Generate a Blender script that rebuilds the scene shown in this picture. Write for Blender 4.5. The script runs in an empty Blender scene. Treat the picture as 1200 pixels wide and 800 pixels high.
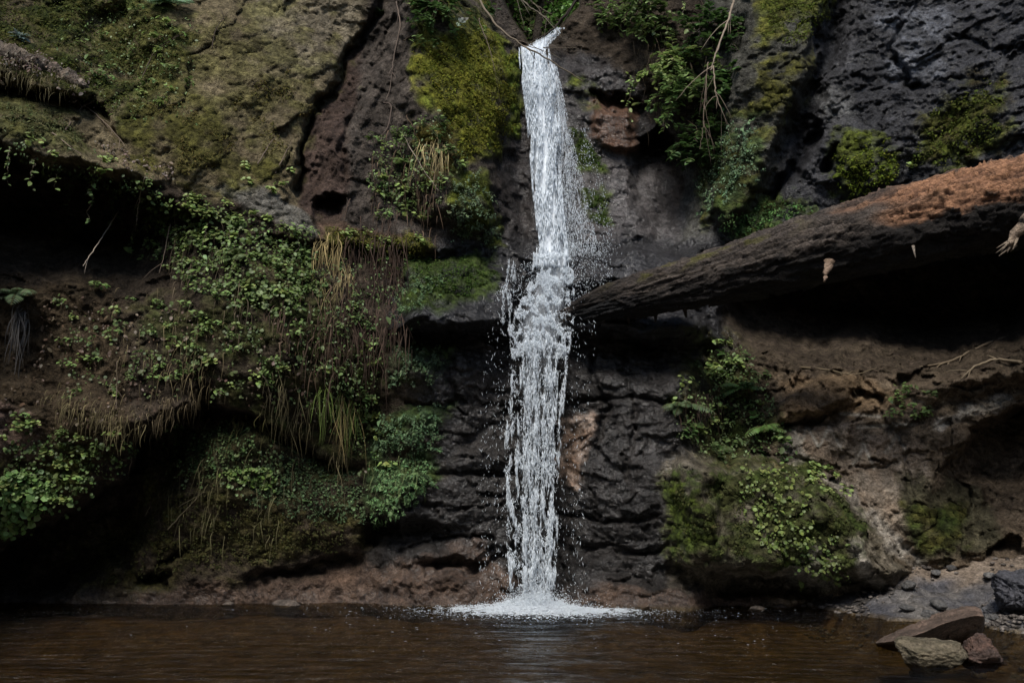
import bpy, math, random
import numpy as np
from mathutils import Vector, Matrix

rng = np.random.default_rng(11)
random.seed(11)
scene = bpy.context.scene
COL = scene.collection
PI = math.pi

# ------------------------------------------------------------------ camera
CAM_H, PITCH, FPX = 1.3, math.radians(12.0), 933.0
cam_d = bpy.data.cameras.new("camera")
cam = bpy.data.objects.new("camera", cam_d)
COL.objects.link(cam)
cam.location = (0, 0, CAM_H)
cam.rotation_euler = (PI / 2 + PITCH, 0, 0)
cam_d.sensor_fit = 'HORIZONTAL'
cam_d.sensor_width = 36.0
cam_d.lens = 36.0 * FPX / 1200.0
cam_d.clip_end = 500
scene.camera = cam
CP, SP = math.cos(PITCH), math.sin(PITCH)


def at(px, py, Y):
    """picture position + distance along Y -> world point (arrays welcome)"""
    px, py, Y = np.broadcast_arrays(np.asarray(px, float), np.asarray(py, float), np.asarray(Y, float))
    cx = (px - 600.0) / FPX
    cy = (400.0 - py) / FPX
    s = Y / (CP - cy * SP)
    return np.stack([cx * s, Y, CAM_H + (SP + cy * CP) * s], -1)


def on_plane(px, py, z=0.0):
    cx = (px - 600.0) / FPX
    cy = (400.0 - py) / FPX
    s = (z - CAM_H) / (SP + cy * CP)
    return np.array([cx * s, (CP - cy * SP) * s, z])


# ------------------------------------------------------------------ noise
_perm = rng.permutation(256)
_perm = np.concatenate([_perm, _perm, _perm])
_g = rng.normal(size=(256, 3))
_g /= np.linalg.norm(_g, axis=1)[:, None]


def pn(x, y, z=0.0):
    x, y, z = np.broadcast_arrays(np.asarray(x, float), np.asarray(y, float), np.asarray(z, float))
    xi, yi, zi = np.floor(x).astype(int), np.floor(y).astype(int), np.floor(z).astype(int)
    xf, yf, zf = x - xi, y - yi, z - zi
    xi &= 255; yi &= 255; zi &= 255
    u, v, w = [t * t * t * (t * (t * 6 - 15) + 10) for t in (xf, yf, zf)]
    out = 0
    for dx in (0, 1):
        for dy in (0, 1):
            for dz in (0, 1):
                h = _perm[_perm[_perm[xi + dx] + yi + dy] + zi + dz]
                g = _g[h]
                d = g[..., 0] * (xf - dx) + g[..., 1] * (yf - dy) + g[..., 2] * (zf - dz)
                out = out + d * (u if dx else 1 - u) * (v if dy else 1 - v) * (w if dz else 1 - w)
    return out * 1.6


def fbm(x, y, z=0.0, o=4, g=0.5):
    a, f, s = 1.0, 1.0, 0
    for i in range(o):
        s = s + a * pn(x * f + 7.3 * i, y * f + 3.1 * i, np.asarray(z) * f + 1.7 * i)
        a *= g; f *= 2.03
    return s


def ridged(x, y, z=0.0, o=4, g=0.5):
    a, f, s = 1.0, 1.0, 0
    for i in range(o):
        s = s + a * (1 - 2 * np.abs(pn(x * f + 5.3 * i, y * f + 9.1 * i, np.asarray(z) * f + 2.7 * i)))
        a *= g; f *= 2.1
    return s


_jit = rng.random((256, 3))
_fg = rng.normal(size=(256, 3)); _fo = rng.uniform(-1, 1, 256)


def facet(x, y, z, seed=0):
    """broken-rock relief: every cell of a jittered lattice is one tilted plane"""
    x, y, z = np.broadcast_arrays(np.asarray(x, float), np.asarray(y, float), np.asarray(z, float))
    xi, yi, zi = np.floor(x).astype(int), np.floor(y).astype(int), np.floor(z).astype(int)
    best = np.full(x.shape, 1e9); val = np.zeros(x.shape)
    for dx in (-1, 0, 1):
        for dy in (-1, 0, 1):
            for dz in (-1, 0, 1):
                cx, cy, cz = xi + dx, yi + dy, zi + dz
                h = _perm[_perm[_perm[(cx + seed) & 255] + (cy & 255)] + (cz & 255)]
                j = _jit[h]
                px, py, pz = x - cx - j[..., 0], y - cy - j[..., 1], z - cz - j[..., 2]
                d = px * px + py * py + pz * pz
                m = d < best
                g = _fg[h]
                v = px * g[..., 0] + py * g[..., 1] + pz * g[..., 2] + 0.5 * _fo[h]
                best = np.where(m, d, best); val = np.where(m, v, val)
    return val


def sm(t):
    t = np.clip(t, 0, 1)
    return t * t * (3 - 2 * t)


def sdf(poly, X, Y):
    """signed distance, positive inside"""
    poly = np.asarray(poly, float)
    n = len(poly)
    d2 = np.full(X.shape, 1e18)
    ins = np.zeros(X.shape, bool)
    for i in range(n):
        ax, ay = poly[i]; bx, by = poly[(i + 1) % n]
        ex, ey = bx - ax, by - ay
        t = np.clip(((X - ax) * ex + (Y - ay) * ey) / (ex * ex + ey * ey + 1e-12), 0, 1)
        d2 = np.minimum(d2, (X - ax - ex * t) ** 2 + (Y - ay - ey * t) ** 2)
        c = ((ay > Y) != (by > Y))
        with np.errstate(divide='ignore', invalid='ignore'):
            xx = ex * (Y - ay) / (by - ay if by != ay else 1e-12) + ax
        ins ^= (c & (X < xx))
    d = np.sqrt(d2)
    return np.where(ins, d, -d)


def dline(pts, X, Y):
    d2 = np.full(X.shape, 1e18)
    for (ax, ay), (bx, by) in zip(pts[:-1], pts[1:]):
        ex, ey = bx - ax, by - ay
        t = np.clip(((X - ax) * ex + (Y - ay) * ey) / (ex * ex + ey * ey + 1e-12), 0, 1)
        d2 = np.minimum(d2, (X - ax - ex * t) ** 2 + (Y - ay - ey * t) ** 2)
    return np.sqrt(d2)


# ------------------------------------------------------------------ mesh helpers
def raw_mesh(name, V, F, mat=None, col=None, smooth=True, extra=None, uv=None):
    V = np.asarray(V, np.float32).reshape(-1, 3)
    F = np.asarray(F, np.int32)
    k = F.shape[1]
    me = bpy.data.meshes.new(name)
    me.vertices.add(len(V)); me.vertices.foreach_set("co", V.ravel())
    me.loops.add(F.size); me.loops.foreach_set("vertex_index", F.ravel())
    me.polygons.add(len(F))
    me.polygons.foreach_set("loop_start", np.arange(0, F.size, k, dtype=np.int32))
    me.polygons.foreach_set("use_smooth", np.full(len(F), smooth, bool))
    if col is not None:
        c = np.ones((len(V), 4), np.float32); c[:, :3] = col
        a = me.attributes.new("col", 'FLOAT_COLOR', 'POINT'); a.data.foreach_set("color", c.ravel())
    for kx, vx in (extra or {}).items():
        a = me.attributes.new(kx, 'FLOAT', 'POINT'); a.data.foreach_set("value", np.asarray(vx, np.float32).ravel())
    if uv is not None:
        l = me.uv_layers.new(name="uv")
        l.data.foreach_set("uv", np.asarray(uv, np.float32)[F.ravel()].ravel())
    me.update(calc_edges=True)
    if mat: me.materials.append(mat)
    return me


def grid_faces(nr, nc):
    i = np.arange(nr * nc).reshape(nr, nc)
    return np.stack([i[:-1, :-1], i[1:, :-1], i[1:, 1:], i[:-1, 1:]], -1).reshape(-1, 4)


def obj(name, me, parent=None, loc=None, label=None, cat=None, group=None, kind=None):
    o = bpy.data.objects.new(name, me); COL.objects.link(o)
    if parent: o.parent = parent
    if loc is not None: o.location = loc
    if label: o["label"] = label
    if cat: o["category"] = cat
    if group: o["group"] = group
    if kind: o["kind"] = kind
    return o


class MB:
    """collects triangles"""
    def __init__(s): s.v, s.f, s.c, s.n = [], [], [], 0
    def add(s, V, F, c):
        V = np.asarray(V, float).reshape(-1, 3); F = np.asarray(F, int).reshape(-1, 3)
        c = np.broadcast_to(np.asarray(c, float), V.shape)
        s.v.append(V); s.f.append(F + s.n); s.c.append(c); s.n += len(V)
    def inst(s, tv, tf, pos, R, scale, col):
        """copies of a template: pos (N,3), R (N,3,3) columns = axes, scale (N,) or (N,3)"""
        N, k = len(pos), len(tv)
        scale = np.asarray(scale, float)
        if scale.ndim == 1: scale = scale[:, None].repeat(3, 1)
        loc = tv[None] * scale[:, None, :]
        V = np.einsum('nij,nkj->nki', R, loc) + pos[:, None, :]
        F = tf[None] + (np.arange(N) * k)[:, None, None]
        s.add(V.reshape(-1, 3), F.reshape(-1, 3), np.repeat(np.asarray(col, float).reshape(-1, 3), k, 0) if np.ndim(col) > 1 else col)
    def tube(s, pts, rad, c, sides=6, cap=True):
        pts = np.asarray(pts, float); n = len(pts)
        rad = np.broadcast_to(np.asarray(rad, float), (n,))
        T = np.gradient(pts, axis=0); T /= np.linalg.norm(T, axis=1)[:, None] + 1e-9
        up = np.array([0.31, 0.2, 0.93])
        A = np.cross(T, up); A /= np.linalg.norm(A, axis=1)[:, None] + 1e-9
        B = np.cross(T, A)
        th = np.linspace(0, 2 * PI, sides, endpoint=False)
        V = pts[:, None] + rad[:, None, None] * (np.cos(th)[None, :, None] * A[:, None] + np.sin(th)[None, :, None] * B[:, None])
        i = np.arange(n * sides).reshape(n, sides); j = np.roll(i, -1, 1)
        F = np.concatenate([np.stack([i[:-1], j[:-1], j[1:]], -1).reshape(-1, 3), np.stack([i[:-1], j[1:], i[1:]], -1).reshape(-1, 3)])
        V = V.reshape(-1, 3)
        if cap:
            V = np.vstack([V, pts[0], pts[-1]])
            F = np.vstack([F, np.stack([i[0], np.full(sides, n * sides), j[0]], -1), np.stack([i[-1], j[-1], np.full(sides, n * sides + 1)], -1)])
        s.add(V, F, c)
    def mesh(s, name, mat, smooth=True):
        return raw_mesh(name, np.concatenate(s.v), np.concatenate(s.f), mat, np.concatenate(s.c), smooth)


def frames(d, n):
    """rows of directions d (leaf length, y axis) and rough normals n (z axis) -> rotation matrices"""
    d = d / (np.linalg.norm(d, axis=1)[:, None] + 1e-9)
    x = np.cross(d, n); x /= np.linalg.norm(x, axis=1)[:, None] + 1e-9
    z = np.cross(x, d)
    return np.stack([x, d, z], -1)


def leaf_template(w=0.8, tip=0.5, fold=0.18, droop=0.15):
    """a leaf 1 long along y, slightly folded and drooping"""
    ys = np.array([0.0, 0.22, 0.5, 0.78, 1.0])
    ws = np.array([0.03, 0.42, 0.5, 0.5 * (1 - tip) + 0.12, 0.0]) * w
    V, F = [], []
    for y, x in zip(ys, ws):
        zz = -droop * y * y
        V += [[-x, y, zz + fold * x], [0, y, zz], [x, y, zz + fold * x]]
    for i in range(4):
        a = i * 3
        F += [[a, a + 1, a + 4], [a, a + 4, a + 3], [a + 1, a + 2, a + 5], [a + 1, a + 5, a + 4]]
    return np.array(V), np.array(F)


LEAF_ROUND = leaf_template(1.0, 0.15, 0.15, 0.2)
LEAF_OVAL = leaf_template(0.6, 0.5, 0.2, 0.2)
LEAF_LONG = leaf_template(0.28, 0.6, 0.15, 0.3)
TRI = (np.array([[-0.35, 0, 0], [0.35, 0, 0], [0.1, 0.7, 0.1], [0, 1, -0.1]]), np.array([[0, 1, 2], [0, 2, 3]]))
OCT = (np.array([[1, 0, 0], [-1, 0, 0], [0, 1, 0], [0, -1, 0], [0, 0, 1], [0, 0, -1]], float),
       np.array([[4, 0, 2], [4, 2, 1], [4, 1, 3], [4, 3, 0], [5, 2, 0], [5, 1, 2], [5, 3, 1], [5, 0, 3]]))


# ------------------------------------------------------------------ materials
def mat_new(name):
    m = bpy.data.materials.new(name); m.use_nodes = True
    nt = m.node_tree; nt.nodes.clear()
    return m, nt, nt.nodes, nt.links


def N(nd, t, **kw):
    n = nd.new(t)
    for k, v in kw.items():
        if k == 'inp':
            for a, b in v.items(): n.inputs[a].default_value = b
        else: setattr(n, k, v)
    return n


def mat_rock(name, bump_scale=1.0, wet_attr=True, rough=0.8, var=0.55, stretch=(1, 1, 1)):
    m, nt, nd, lk = mat_new(name)
    out = N(nd, 'ShaderNodeOutputMaterial'); b = N(nd, 'ShaderNodeBsdfPrincipled')
    at_ = N(nd, 'ShaderNodeAttribute', attribute_name='col')
    tc = N(nd, 'ShaderNodeTexCoord'); mp = N(nd, 'ShaderNodeMapping'); mp.inputs['Scale'].default_value = stretch
    lk.new(tc.outputs['Object'], mp.inputs[0])
    n1 = N(nd, 'ShaderNodeTexNoise', inp={'Scale': 9.0, 'Detail': 8.0, 'Roughness': 0.65, 'Distortion': 0.4})
    n2 = N(nd, 'ShaderNodeTexNoise', inp={'Scale': 30.0, 'Detail': 5.0, 'Roughness': 0.75})
    v1 = N(nd, 'ShaderNodeTexVoronoi', feature='DISTANCE_TO_EDGE', inp={'Scale': 6.0})
    for n in (n1, n2, v1): lk.new(mp.outputs[0], n.inputs['Vector'])
    # colour variation
    mr = N(nd, 'ShaderNodeMapRange', inp={'From Min': 0.3, 'From Max': 0.7, 'To Min': 1 - var, 'To Max': 1 + var})
    lk.new(n1.outputs[0], mr.inputs[0])
    mr2 = N(nd, 'ShaderNodeMapRange', inp={'From Min': 0.3, 'From Max': 0.7, 'To Min': 0.45, 'To Max': 1.6})
    lk.new(n2.outputs[0], mr2.inputs[0])
    mu = N(nd, 'ShaderNodeMath', operation='MULTIPLY'); lk.new(mr.outputs[0], mu.inputs[0]); lk.new(mr2.outputs[0], mu.inputs[1])
    sc_ = N(nd, 'ShaderNodeVectorMath', operation='SCALE'); lk.new(at_.outputs['Color'], sc_.inputs[0]); lk.new(mu.outputs[0], sc_.inputs['Scale'])
    lk.new(sc_.outputs[0], b.inputs['Base Color'])
    # relief
    ad = N(nd, 'ShaderNodeMath', operation='MULTIPLY_ADD', inp={1: 0.6}); lk.new(n2.outputs[0], ad.inputs[0]); lk.new(n1.outputs[0], ad.inputs[2])
    pw = N(nd, 'ShaderNodeMath', operation='MINIMUM', inp={1: 0.08}); lk.new(v1.outputs[0], pw.inputs[0])
    ad2 = N(nd, 'ShaderNodeMath', operation='MULTIPLY_ADD', inp={1: 1.6}); lk.new(pw.outputs[0], ad2.inputs[0]); lk.new(ad.outputs[0], ad2.inputs[2])
    bp = N(nd, 'ShaderNodeBump', inp={'Strength': 1.0, 'Distance': 0.11 * bump_scale}); lk.new(ad2.outputs[0], bp.inputs['Height'])
    lk.new(bp.outputs[0], b.inputs['Normal'])
    if wet_attr:
        w = N(nd, 'ShaderNodeAttribute', attribute_name='wet')
        r = N(nd, 'ShaderNodeMapRange', inp={'From Min': 0.0, 'From Max': 1.0, 'To Min': 0.92, 'To Max': 0.6}); lk.new(w.outputs['Fac'], r.inputs[0])
        lk.new(r.outputs[0], b.inputs['Roughness'])
        n4 = N(nd, 'ShaderNodeTexNoise', inp={'Scale': 1.7, 'Detail': 4.0, 'Roughness': 0.6}); lk.new(mp.outputs[0], n4.inputs['Vector'])
        c4 = N(nd, 'ShaderNodeMapRange', inp={'From Min': 0.40, 'From Max': 0.58, 'To Min': 0.3, 'To Max': 1.0}); lk.new(n4.outputs[0], c4.inputs[0])
        cw = N(nd, 'ShaderNodeMath', operation='MULTIPLY'); lk.new(w.outputs['Fac'], cw.inputs[0]); lk.new(c4.outputs[0], cw.inputs[1]); lk.new(cw.outputs[0], b.inputs['Coat Weight']); b.inputs['Coat Roughness'].default_value = 0.2; b.inputs['Coat IOR'].default_value = 1.5
        n3 = N(nd, 'ShaderNodeTexNoise', inp={'Scale': 11.0, 'Detail': 4.0, 'Roughness': 0.5, 'Distortion': 0.6}); lk.new(mp.outputs[0], n3.inputs['Vector'])
        bc = N(nd, 'ShaderNodeBump', inp={'Strength': 1.0, 'Distance': 0.08}); a3 = N(nd, 'ShaderNodeMath', operation='MULTIPLY_ADD', inp={1: 0.22}); lk.new(ad2.outputs[0], a3.inputs[0]); lk.new(n3.outputs[0], a3.inputs[2]); lk.new(a3.outputs[0], bc.inputs['Height']); lk.new(bc.outputs[0], b.inputs['Coat Normal'])
        s = N(nd, 'ShaderNodeMapRange', inp={'From Min': 0.0, 'From Max': 1.0, 'To Min': 0.1, 'To Max': 0.2}); lk.new(w.outputs['Fac'], s.inputs[0])
        lk.new(s.outputs[0], b.inputs['Specular IOR Level'])
    else:
        b.inputs['Roughness'].default_value = rough
        b.inputs['Specular IOR Level'].default_value = 0.25
    lk.new(b.outputs[0], out.inputs[0])
    return m


def mat_leaf(name, rough=0.5, trans=0.3, spec=0.35, var=0.25):
    m, nt, nd, lk = mat_new(name)
    out = N(nd, 'ShaderNodeOutputMaterial'); b = N(nd, 'ShaderNodeBsdfPrincipled', inp={'Roughness': rough, 'Specular IOR Level': spec})
    a = N(nd, 'ShaderNodeAttribute', attribute_name='col'); oi = N(nd, 'ShaderNodeObjectInfo')
    mr = N(nd, 'ShaderNodeMapRange', inp={'To Min': 1 - var, 'To Max': 1 + var}); lk.new(oi.outputs['Random'], mr.inputs[0])
    s = N(nd, 'ShaderNodeVectorMath', operation='SCALE'); lk.new(a.outputs['Color'], s.inputs[0]); lk.new(mr.outputs[0], s.inputs['Scale'])
    lk.new(s.outputs[0], b.inputs['Base Color'])
    t = N(nd, 'ShaderNodeBsdfTranslucent'); lk.new(s.outputs[0], t.inputs[0])
    mx = N(nd, 'ShaderNodeMixShader', inp={0: trans}); lk.new(b.outputs[0], mx.inputs[1]); lk.new(t.outputs[0], mx.inputs[2])
    lk.new(mx.outputs[0], out.inputs[0])
    return m


M_CLIFF = mat_rock("cliff_rock")
M_GROUND = mat_rock("ground_rock", 0.6)
M_STONE = mat_rock("stone", 0.5, False, 0.6, 0.4)
M_BARK = mat_rock("bark", 0.9, False, 0.8, 0.5, (1, 1, 1))
M_LEAF = mat_leaf("leaf")
M_MOSS = mat_leaf("moss", 0.8, 0.25, 0.1, 0.05)
M_DRY = mat_leaf("dry_stem", 0.8, 0.15, 0.15, 0.2)


def mat_drop():
    m, nt, nd, lk = mat_new("white_water")
    out = N(nd, 'ShaderNodeOutputMaterial')
    b = N(nd, 'ShaderNodeBsdfPrincipled', inp={'Base Color': (0.82, 0.88, 0.93, 1), 'Roughness': 0.25, 'Specular IOR Level': 0.6})
    t = N(nd, 'ShaderNodeBsdfTranslucent', inp={0: (0.82, 0.88, 0.93, 1)})
    mx = N(nd, 'ShaderNodeMixShader', inp={0: 0.3}); lk.new(b.outputs[0], mx.inputs[1]); lk.new(t.outputs[0], mx.inputs[2])
    lk.new(mx.outputs[0], out.inputs[0])
    return m


def mat_stream(sx=34, sy=9, lo=0.86, hi=1.22, amax=1.0):
    m, nt, nd, lk = mat_new("falling_water")
    out = N(nd, 'ShaderNodeOutputMaterial')
    b = N(nd, 'ShaderNodeBsdfPrincipled', inp={'Base Color': (0.80, 0.86, 0.92, 1), 'Roughness': 0.3, 'Specular IOR Level': 0.6})
    tl = N(nd, 'ShaderNodeBsdfTranslucent', inp={0: (0.82, 0.88, 0.93, 1)})
    m1 = N(nd, 'ShaderNodeMixShader', inp={0: 0.3}); lk.new(b.outputs[0], m1.inputs[1]); lk.new(tl.outputs[0], m1.inputs[2])
    tr = N(nd, 'ShaderNodeBsdfTransparent')
    uv = N(nd, 'ShaderNodeUVMap', uv_map="uv")
    mp = N(nd, 'ShaderNodeMapping'); mp.inputs['Scale'].default_value = (sx, sy, 1); lk.new(uv.outputs[0], mp.inputs[0])
    no = N(nd, 'ShaderNodeTexNoise', inp={'Scale': 1.0, 'Detail': 5.0, 'Roughness': 0.65, 'Distortion': 0.5}); lk.new(mp.outputs[0], no.inputs['Vector'])
    al = N(nd, 'ShaderNodeAttribute', attribute_name='dens')
    # alpha = smooth(noise + dens - 1)
    ad = N(nd, 'ShaderNodeMath', operation='ADD'); lk.new(no.outputs[0], ad.inputs[0]); lk.new(al.outputs['Fac'], ad.inputs[1])
    mr = N(nd, 'ShaderNodeMapRange', inp={'From Min': lo, 'From Max': hi, 'To Max': amax}); lk.new(ad.outputs[0], mr.inputs[0])
    bp = N(nd, 'ShaderNodeBump', inp={'Strength': 0.8, 'Distance': 0.05}); lk.new(no.outputs[0], bp.inputs['Height']); lk.new(bp.outputs[0], b.inputs['Normal'])
    mx = N(nd, 'ShaderNodeMixShader'); lk.new(mr.outputs[0], mx.inputs[0]); lk.new(tr.outputs[0], mx.inputs[1]); lk.new(m1.outputs[0], mx.inputs[2])
    lk.new(mx.outputs[0], out.inputs[0])
    return m


def mat_water():
    m, nt, nd, lk = mat_new("pool_water")
    out = N(nd, 'ShaderNodeOutputMaterial')
    gl = N(nd, 'ShaderNodeBsdfGlossy', inp={'Roughness': 0.06, 'Color': (0.9, 0.93, 0.95, 1)})
    tr = N(nd, 'ShaderNodeBsdfTransparent', inp={'Color': (0.62, 0.54, 0.37, 1)})
    tc = N(nd, 'ShaderNodeTexCoord'); mp = N(nd, 'ShaderNodeMapping'); mp.inputs['Scale'].default_value = (1.3, 4.2, 1)
    lk.new(tc.outputs['Object'], mp.inputs[0])
    n1 = N(nd, 'ShaderNodeTexNoise', inp={'Scale': 1.6, 'Detail': 5.0, 'Roughness': 0.55, 'Distortion': 0.6}); lk.new(mp.outputs[0], n1.inputs['Vector'])
    bp = N(nd, 'ShaderNodeBump', inp={'Strength': 1.0, 'Distance': 0.22}); lk.new(n1.outputs[0], bp.inputs['Height'])
    fr = N(nd, 'ShaderNodeFresnel', inp={'IOR': 1.33}); lk.new(bp.outputs[0], fr.inputs['Normal']); lk.new(bp.outputs[0], gl.inputs['Normal'])
    mx = N(nd, 'ShaderNodeMixShader'); lk.new(fr.outputs[0], mx.inputs[0]); lk.new(tr.outputs[0], mx.inputs[1]); lk.new(gl.outputs[0], mx.inputs[2])
    lk.new(mx.outputs[0], out.inputs[0])
    return m


M_DROP, M_STREAM, M_WATER = mat_drop(), mat_stream(), mat_water()
M_THIN = mat_stream(80, 6, 0.72, 1.15, 0.36)

# ------------------------------------------------------------------ the cliff
STEP = 1.6
gx = np.arange(-260, 1461, STEP)
gy = np.arange(-170, 790, STEP)
PX, PY = np.meshgrid(gx, gy)
cols = [-260, 0, 100, 200, 300, 400, 500, 600, 700, 800, 900, 1000, 1100, 1200, 1460]
rows = [-170, 0, 80, 160, 240, 300, 360, 420, 480, 540, 600, 660, 720, 790]
base = np.array([
    [8.6, 11.5, 12.0, 12.4, 12.8, 13.2, 13.5, 14.5, 14.5, 13.6, 13.2, 12.8, 12.2, 11.5, 8.0],
    [8.0, 11.0, 11.4, 11.8, 12.2, 12.6, 13.0, 14.0, 14.0, 13.3, 12.8, 12.3, 11.7, 10.8, 7.6],
    [7.8, 10.6, 11.0, 11.4, 11.8, 12.3, 12.8, 13.8, 13.8, 13.2, 12.6, 12.1, 11.5, 10.6, 7.5],
    [7.5, 10.2, 10.6, 11.0, 11.5, 12.0, 12.6, 13.5, 13.6, 13.2, 12.6, 12.0, 11.4, 10.5, 7.5],
    [7.4, 10.2, 10.5, 10.9, 11.2, 11.7, 12.3, 13.2, 13.3, 13.1, 12.7, 12.2, 11.6, 10.7, 7.5],
    [7.4, 10.4, 10.7, 10.9, 11.0, 11.4, 12.0, 12.7, 12.9, 12.8, 12.7, 12.4, 12.0, 11.2, 7.8],
    [7.5, 10.6, 10.8, 10.8, 10.9, 11.3, 11.9, 12.4, 12.6, 12.7, 12.6, 12.5, 12.2, 11.4, 8.0],
    [7.6, 10.7, 10.8, 10.8, 10.9, 11.3, 12.0, 12.5, 12.6, 12.5, 12.5, 12.4, 12.1, 11.5, 8.0],
    [7.8, 10.7, 10.8, 10.9, 11.2, 11.6, 12.2, 12.6, 12.6, 12.3, 12.2, 12.1, 11.9, 11.5, 8.0],
    [8.0, 10.8, 11.1, 11.4, 11.6, 11.9, 12.3, 12.6, 12.6, 12.2, 11.9, 11.8, 11.7, 11.5, 8.0],
    [8.2, 11.2, 11.4, 11.6, 11.7, 11.9, 12.3, 12.5, 12.5, 12.1, 11.8, 11.6, 11.5, 11.4, 8.0],
    [8.4, 11.8, 11.9, 11.9, 11.9, 12.1, 12.4, 12.6, 12.5, 12.2, 11.8, 11.6, 11.5, 11.4, 8.0],
    [8.4, 11.9, 11.9, 11.9, 11.9, 12.1, 12.3, 12.5, 12.4, 12.1, 11.8, 11.6, 11.5, 11.4, 8.0],
    [8.4, 11.9, 11.9, 11.9, 11.9, 12.1, 12.3, 12.5, 12.4, 12.1, 11.8, 11.6, 11.5, 11.4, 8.0]])


def catmull(xs, V, q):
    """1-D smooth interpolation along axis 0 (monotone-ish cubic)"""
    xs = np.asarray(xs, float)
    m = np.gradient(V, xs, axis=0)
    i = np.clip(np.searchsorted(xs, q) - 1, 0, len(xs) - 2)
    h = (xs[i + 1] - xs[i]); t = (q - xs[i]) / h
    sh = (-1,) + (1,) * (V.ndim - 1)
    t = t.reshape(sh); h = h.reshape(sh)
    return ((2 * t**3 - 3 * t**2 + 1) * V[i] + (t**3 - 2 * t**2 + t) * h * m[i] + (-2 * t**3 + 3 * t**2) * V[i + 1] + (t**3 - t**2) * h * m[i + 1])


D = catmull(rows, base, gy)
D = catmull(cols, D.T.copy(), gx).T.copy()

# ragged coordinates
WX = PX + 9 * fbm(PX / 55, PY / 55, 1.5, 4) + 3 * pn(PX / 9, PY / 9, 4.5)
WY = PY + 9 * fbm(PX / 55, PY / 55, 8.5, 4) + 3 * pn(PX / 9, PY / 9, 9.5)


def ip(pairs, x):
    a = np.asarray(pairs, float)
    return np.interp(x, a[:, 0], a[:, 1])


def shelf(top, h, amp):
    """rock sloping outwards below a line"""
    global D
    D = D - ip(amp, WX) * sm((WY - ip(top, WX)) / h)


def undercut(top, fade, amp, w=7, hold=0.0):
    global D
    yt, h, A = ip(top, WX), ip(fade, WX), ip(amp, WX)
    t = WY - yt
    D = D + A * sm(t / w + 0.5) * (1 - sm((t / h - hold) / (1 - hold)))


def bump_poly(poly, amt, soft=14, power=1.0):
    global D
    s = sdf(poly, WX, WY)
    D = D - amt * sm(s / soft) ** power


# protruding masses
bump_poly([(-260, 110), (0, 118), (60, 135), (110, 170), (165, 195), (200, 215), (180, 225), (100, 205), (0, 185), (-260, 180)], 0.55, 22)
bump_poly([(445, -40), (520, -60), (575, 30), (607, 80), (607, 160), (600, 250), (585, 300), (520, 280), (480, 240), (455, 120)], 0.75, 40)
bump_poly([(870, -60), (1000, -60), (985, 20), (950, 100), (930, 155), (865, 285), (820, 262), (845, 100)], 0.6, 22)
bump_poly([(475, 312), (560, 300), (612, 320), (612, 380), (560, 392), (470, 388)], 0.5, 16)
bump_poly([(600, 300), (660, 292), (830, 286), (830, 320), (740, 340), (640, 345)], 0.4, 14)
bump_poly([(640, 352), (830, 350), (830, 395), (640, 395)], 0.3, 14)
bump_poly([(790, 520), (930, 525), (1000, 580), (1078, 660), (1062, 705), (780, 690)], 0.95, 44)
bump_poly([(905, 470), (960, 432), (1005, 445), (1000, 470), (960, 492), (915, 500)], 0.28, 12)
bump_poly([(1040, 470), (1060, 440), (1230, 400), (1260, 440), (1140, 470)], 0.5, 30)
bump_poly([(430, 545), (500, 538), (515, 560), (470, 615), (435, 620)], 0.2, 20)
bump_poly([(455, 405), (515, 410), (515, 445), (455, 450)], 0.12, 14)
bump_poly([(440, 490), (515, 475), (520, 530), (440, 535)], 0.12, 18)
bump_poly([(-260, 430), (0, 425), (140, 470), (240, 455), (235, 475), (165, 520), (150, 570), (70, 612), (0, 645), (-260, 660)], 0.45, 26)
bump_poly([(690, 110), (745, 130), (745, 185), (700, 175)], 0.25, 12)
bump_poly([(300, 690), (420, 672), (560, 650), (720, 672), (960, 690), (960, 800), (300, 800)], 0.14, 22)
bump_poly([(-260, 60), (0, 62), (70, 84), (112, 110), (95, 122), (0, 96), (-260, 90)], 0.35, 12)

shelf([(450, 338), (620, 344)], 36, [(440, 0), (480, 0.42), (600, 0.42), (625, 0)])
shelf([(640, 345), (860, 350)], 38, [(640, 0), (670, 0.5), (800, 0.5), (850, 0)])
shelf([(590, 292), (840, 286)], 26, [(640, 0), (690, 0.4), (820, 0.35), (850, 0)])
# overhangs
undercut([(-260, 150), (0, 172), (60, 192), (130, 214), (200, 240), (270, 280)], [(-260, 175), (190, 150), (270, 60)], [(-260, 2.1), (120, 1.9), (170, 1.0), (230, 0.3), (280, 0)], 7, 0.3)
undercut([(280, 280), (370, 285), (500, 292), (600, 300)], [(280, 90), (600, 80)], [(270, 0), (320, 0.15), (430, 0.3), (560, 0.15), (600, 0)])
undercut([(-260, 700), (0, 642), (70, 607), (150, 560), (168, 512), (235, 467), (300, 486), (350, 512), (400, 542), (440, 548)],
         [(-260, 90), (0, 85), (70, 105), (150, 120), (235, 80), (300, 34), (440, 24)], [(-260, 1.8), (0, 1.6), (160, 1.9), (235, 1.3), (290, 0.7), (390, 0.5), (440, 0)])
undercut([(470, 386), (560, 392), (600, 388), (700, 394), (840, 400)], [(470, 46), (840, 56)], [(450, 0), (490, 0.62), (600, 0.55), (760, 0.65), (830, 0.4), (850, 0)])
undercut([(840, 300), (900, 278), (1220, 265), (1460, 250)], [(840, 130), (880, 150), (1000, 165), (1100, 170), (1220, 150), (1460, 130)], [(840, 0), (868, 2.2), (950, 3.2), (1180, 3.2), (1260, 1.2), (1460, 1)], 10, 0.5)
undercut([(1090, 560), (1150, 500), (1200, 478), (1460, 470)], [(1090, 60), (1150, 140), (1460, 150)], [(1090, 0), (1130, 0.8), (1180, 1.5), (1460, 1.6)], 14)
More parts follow.
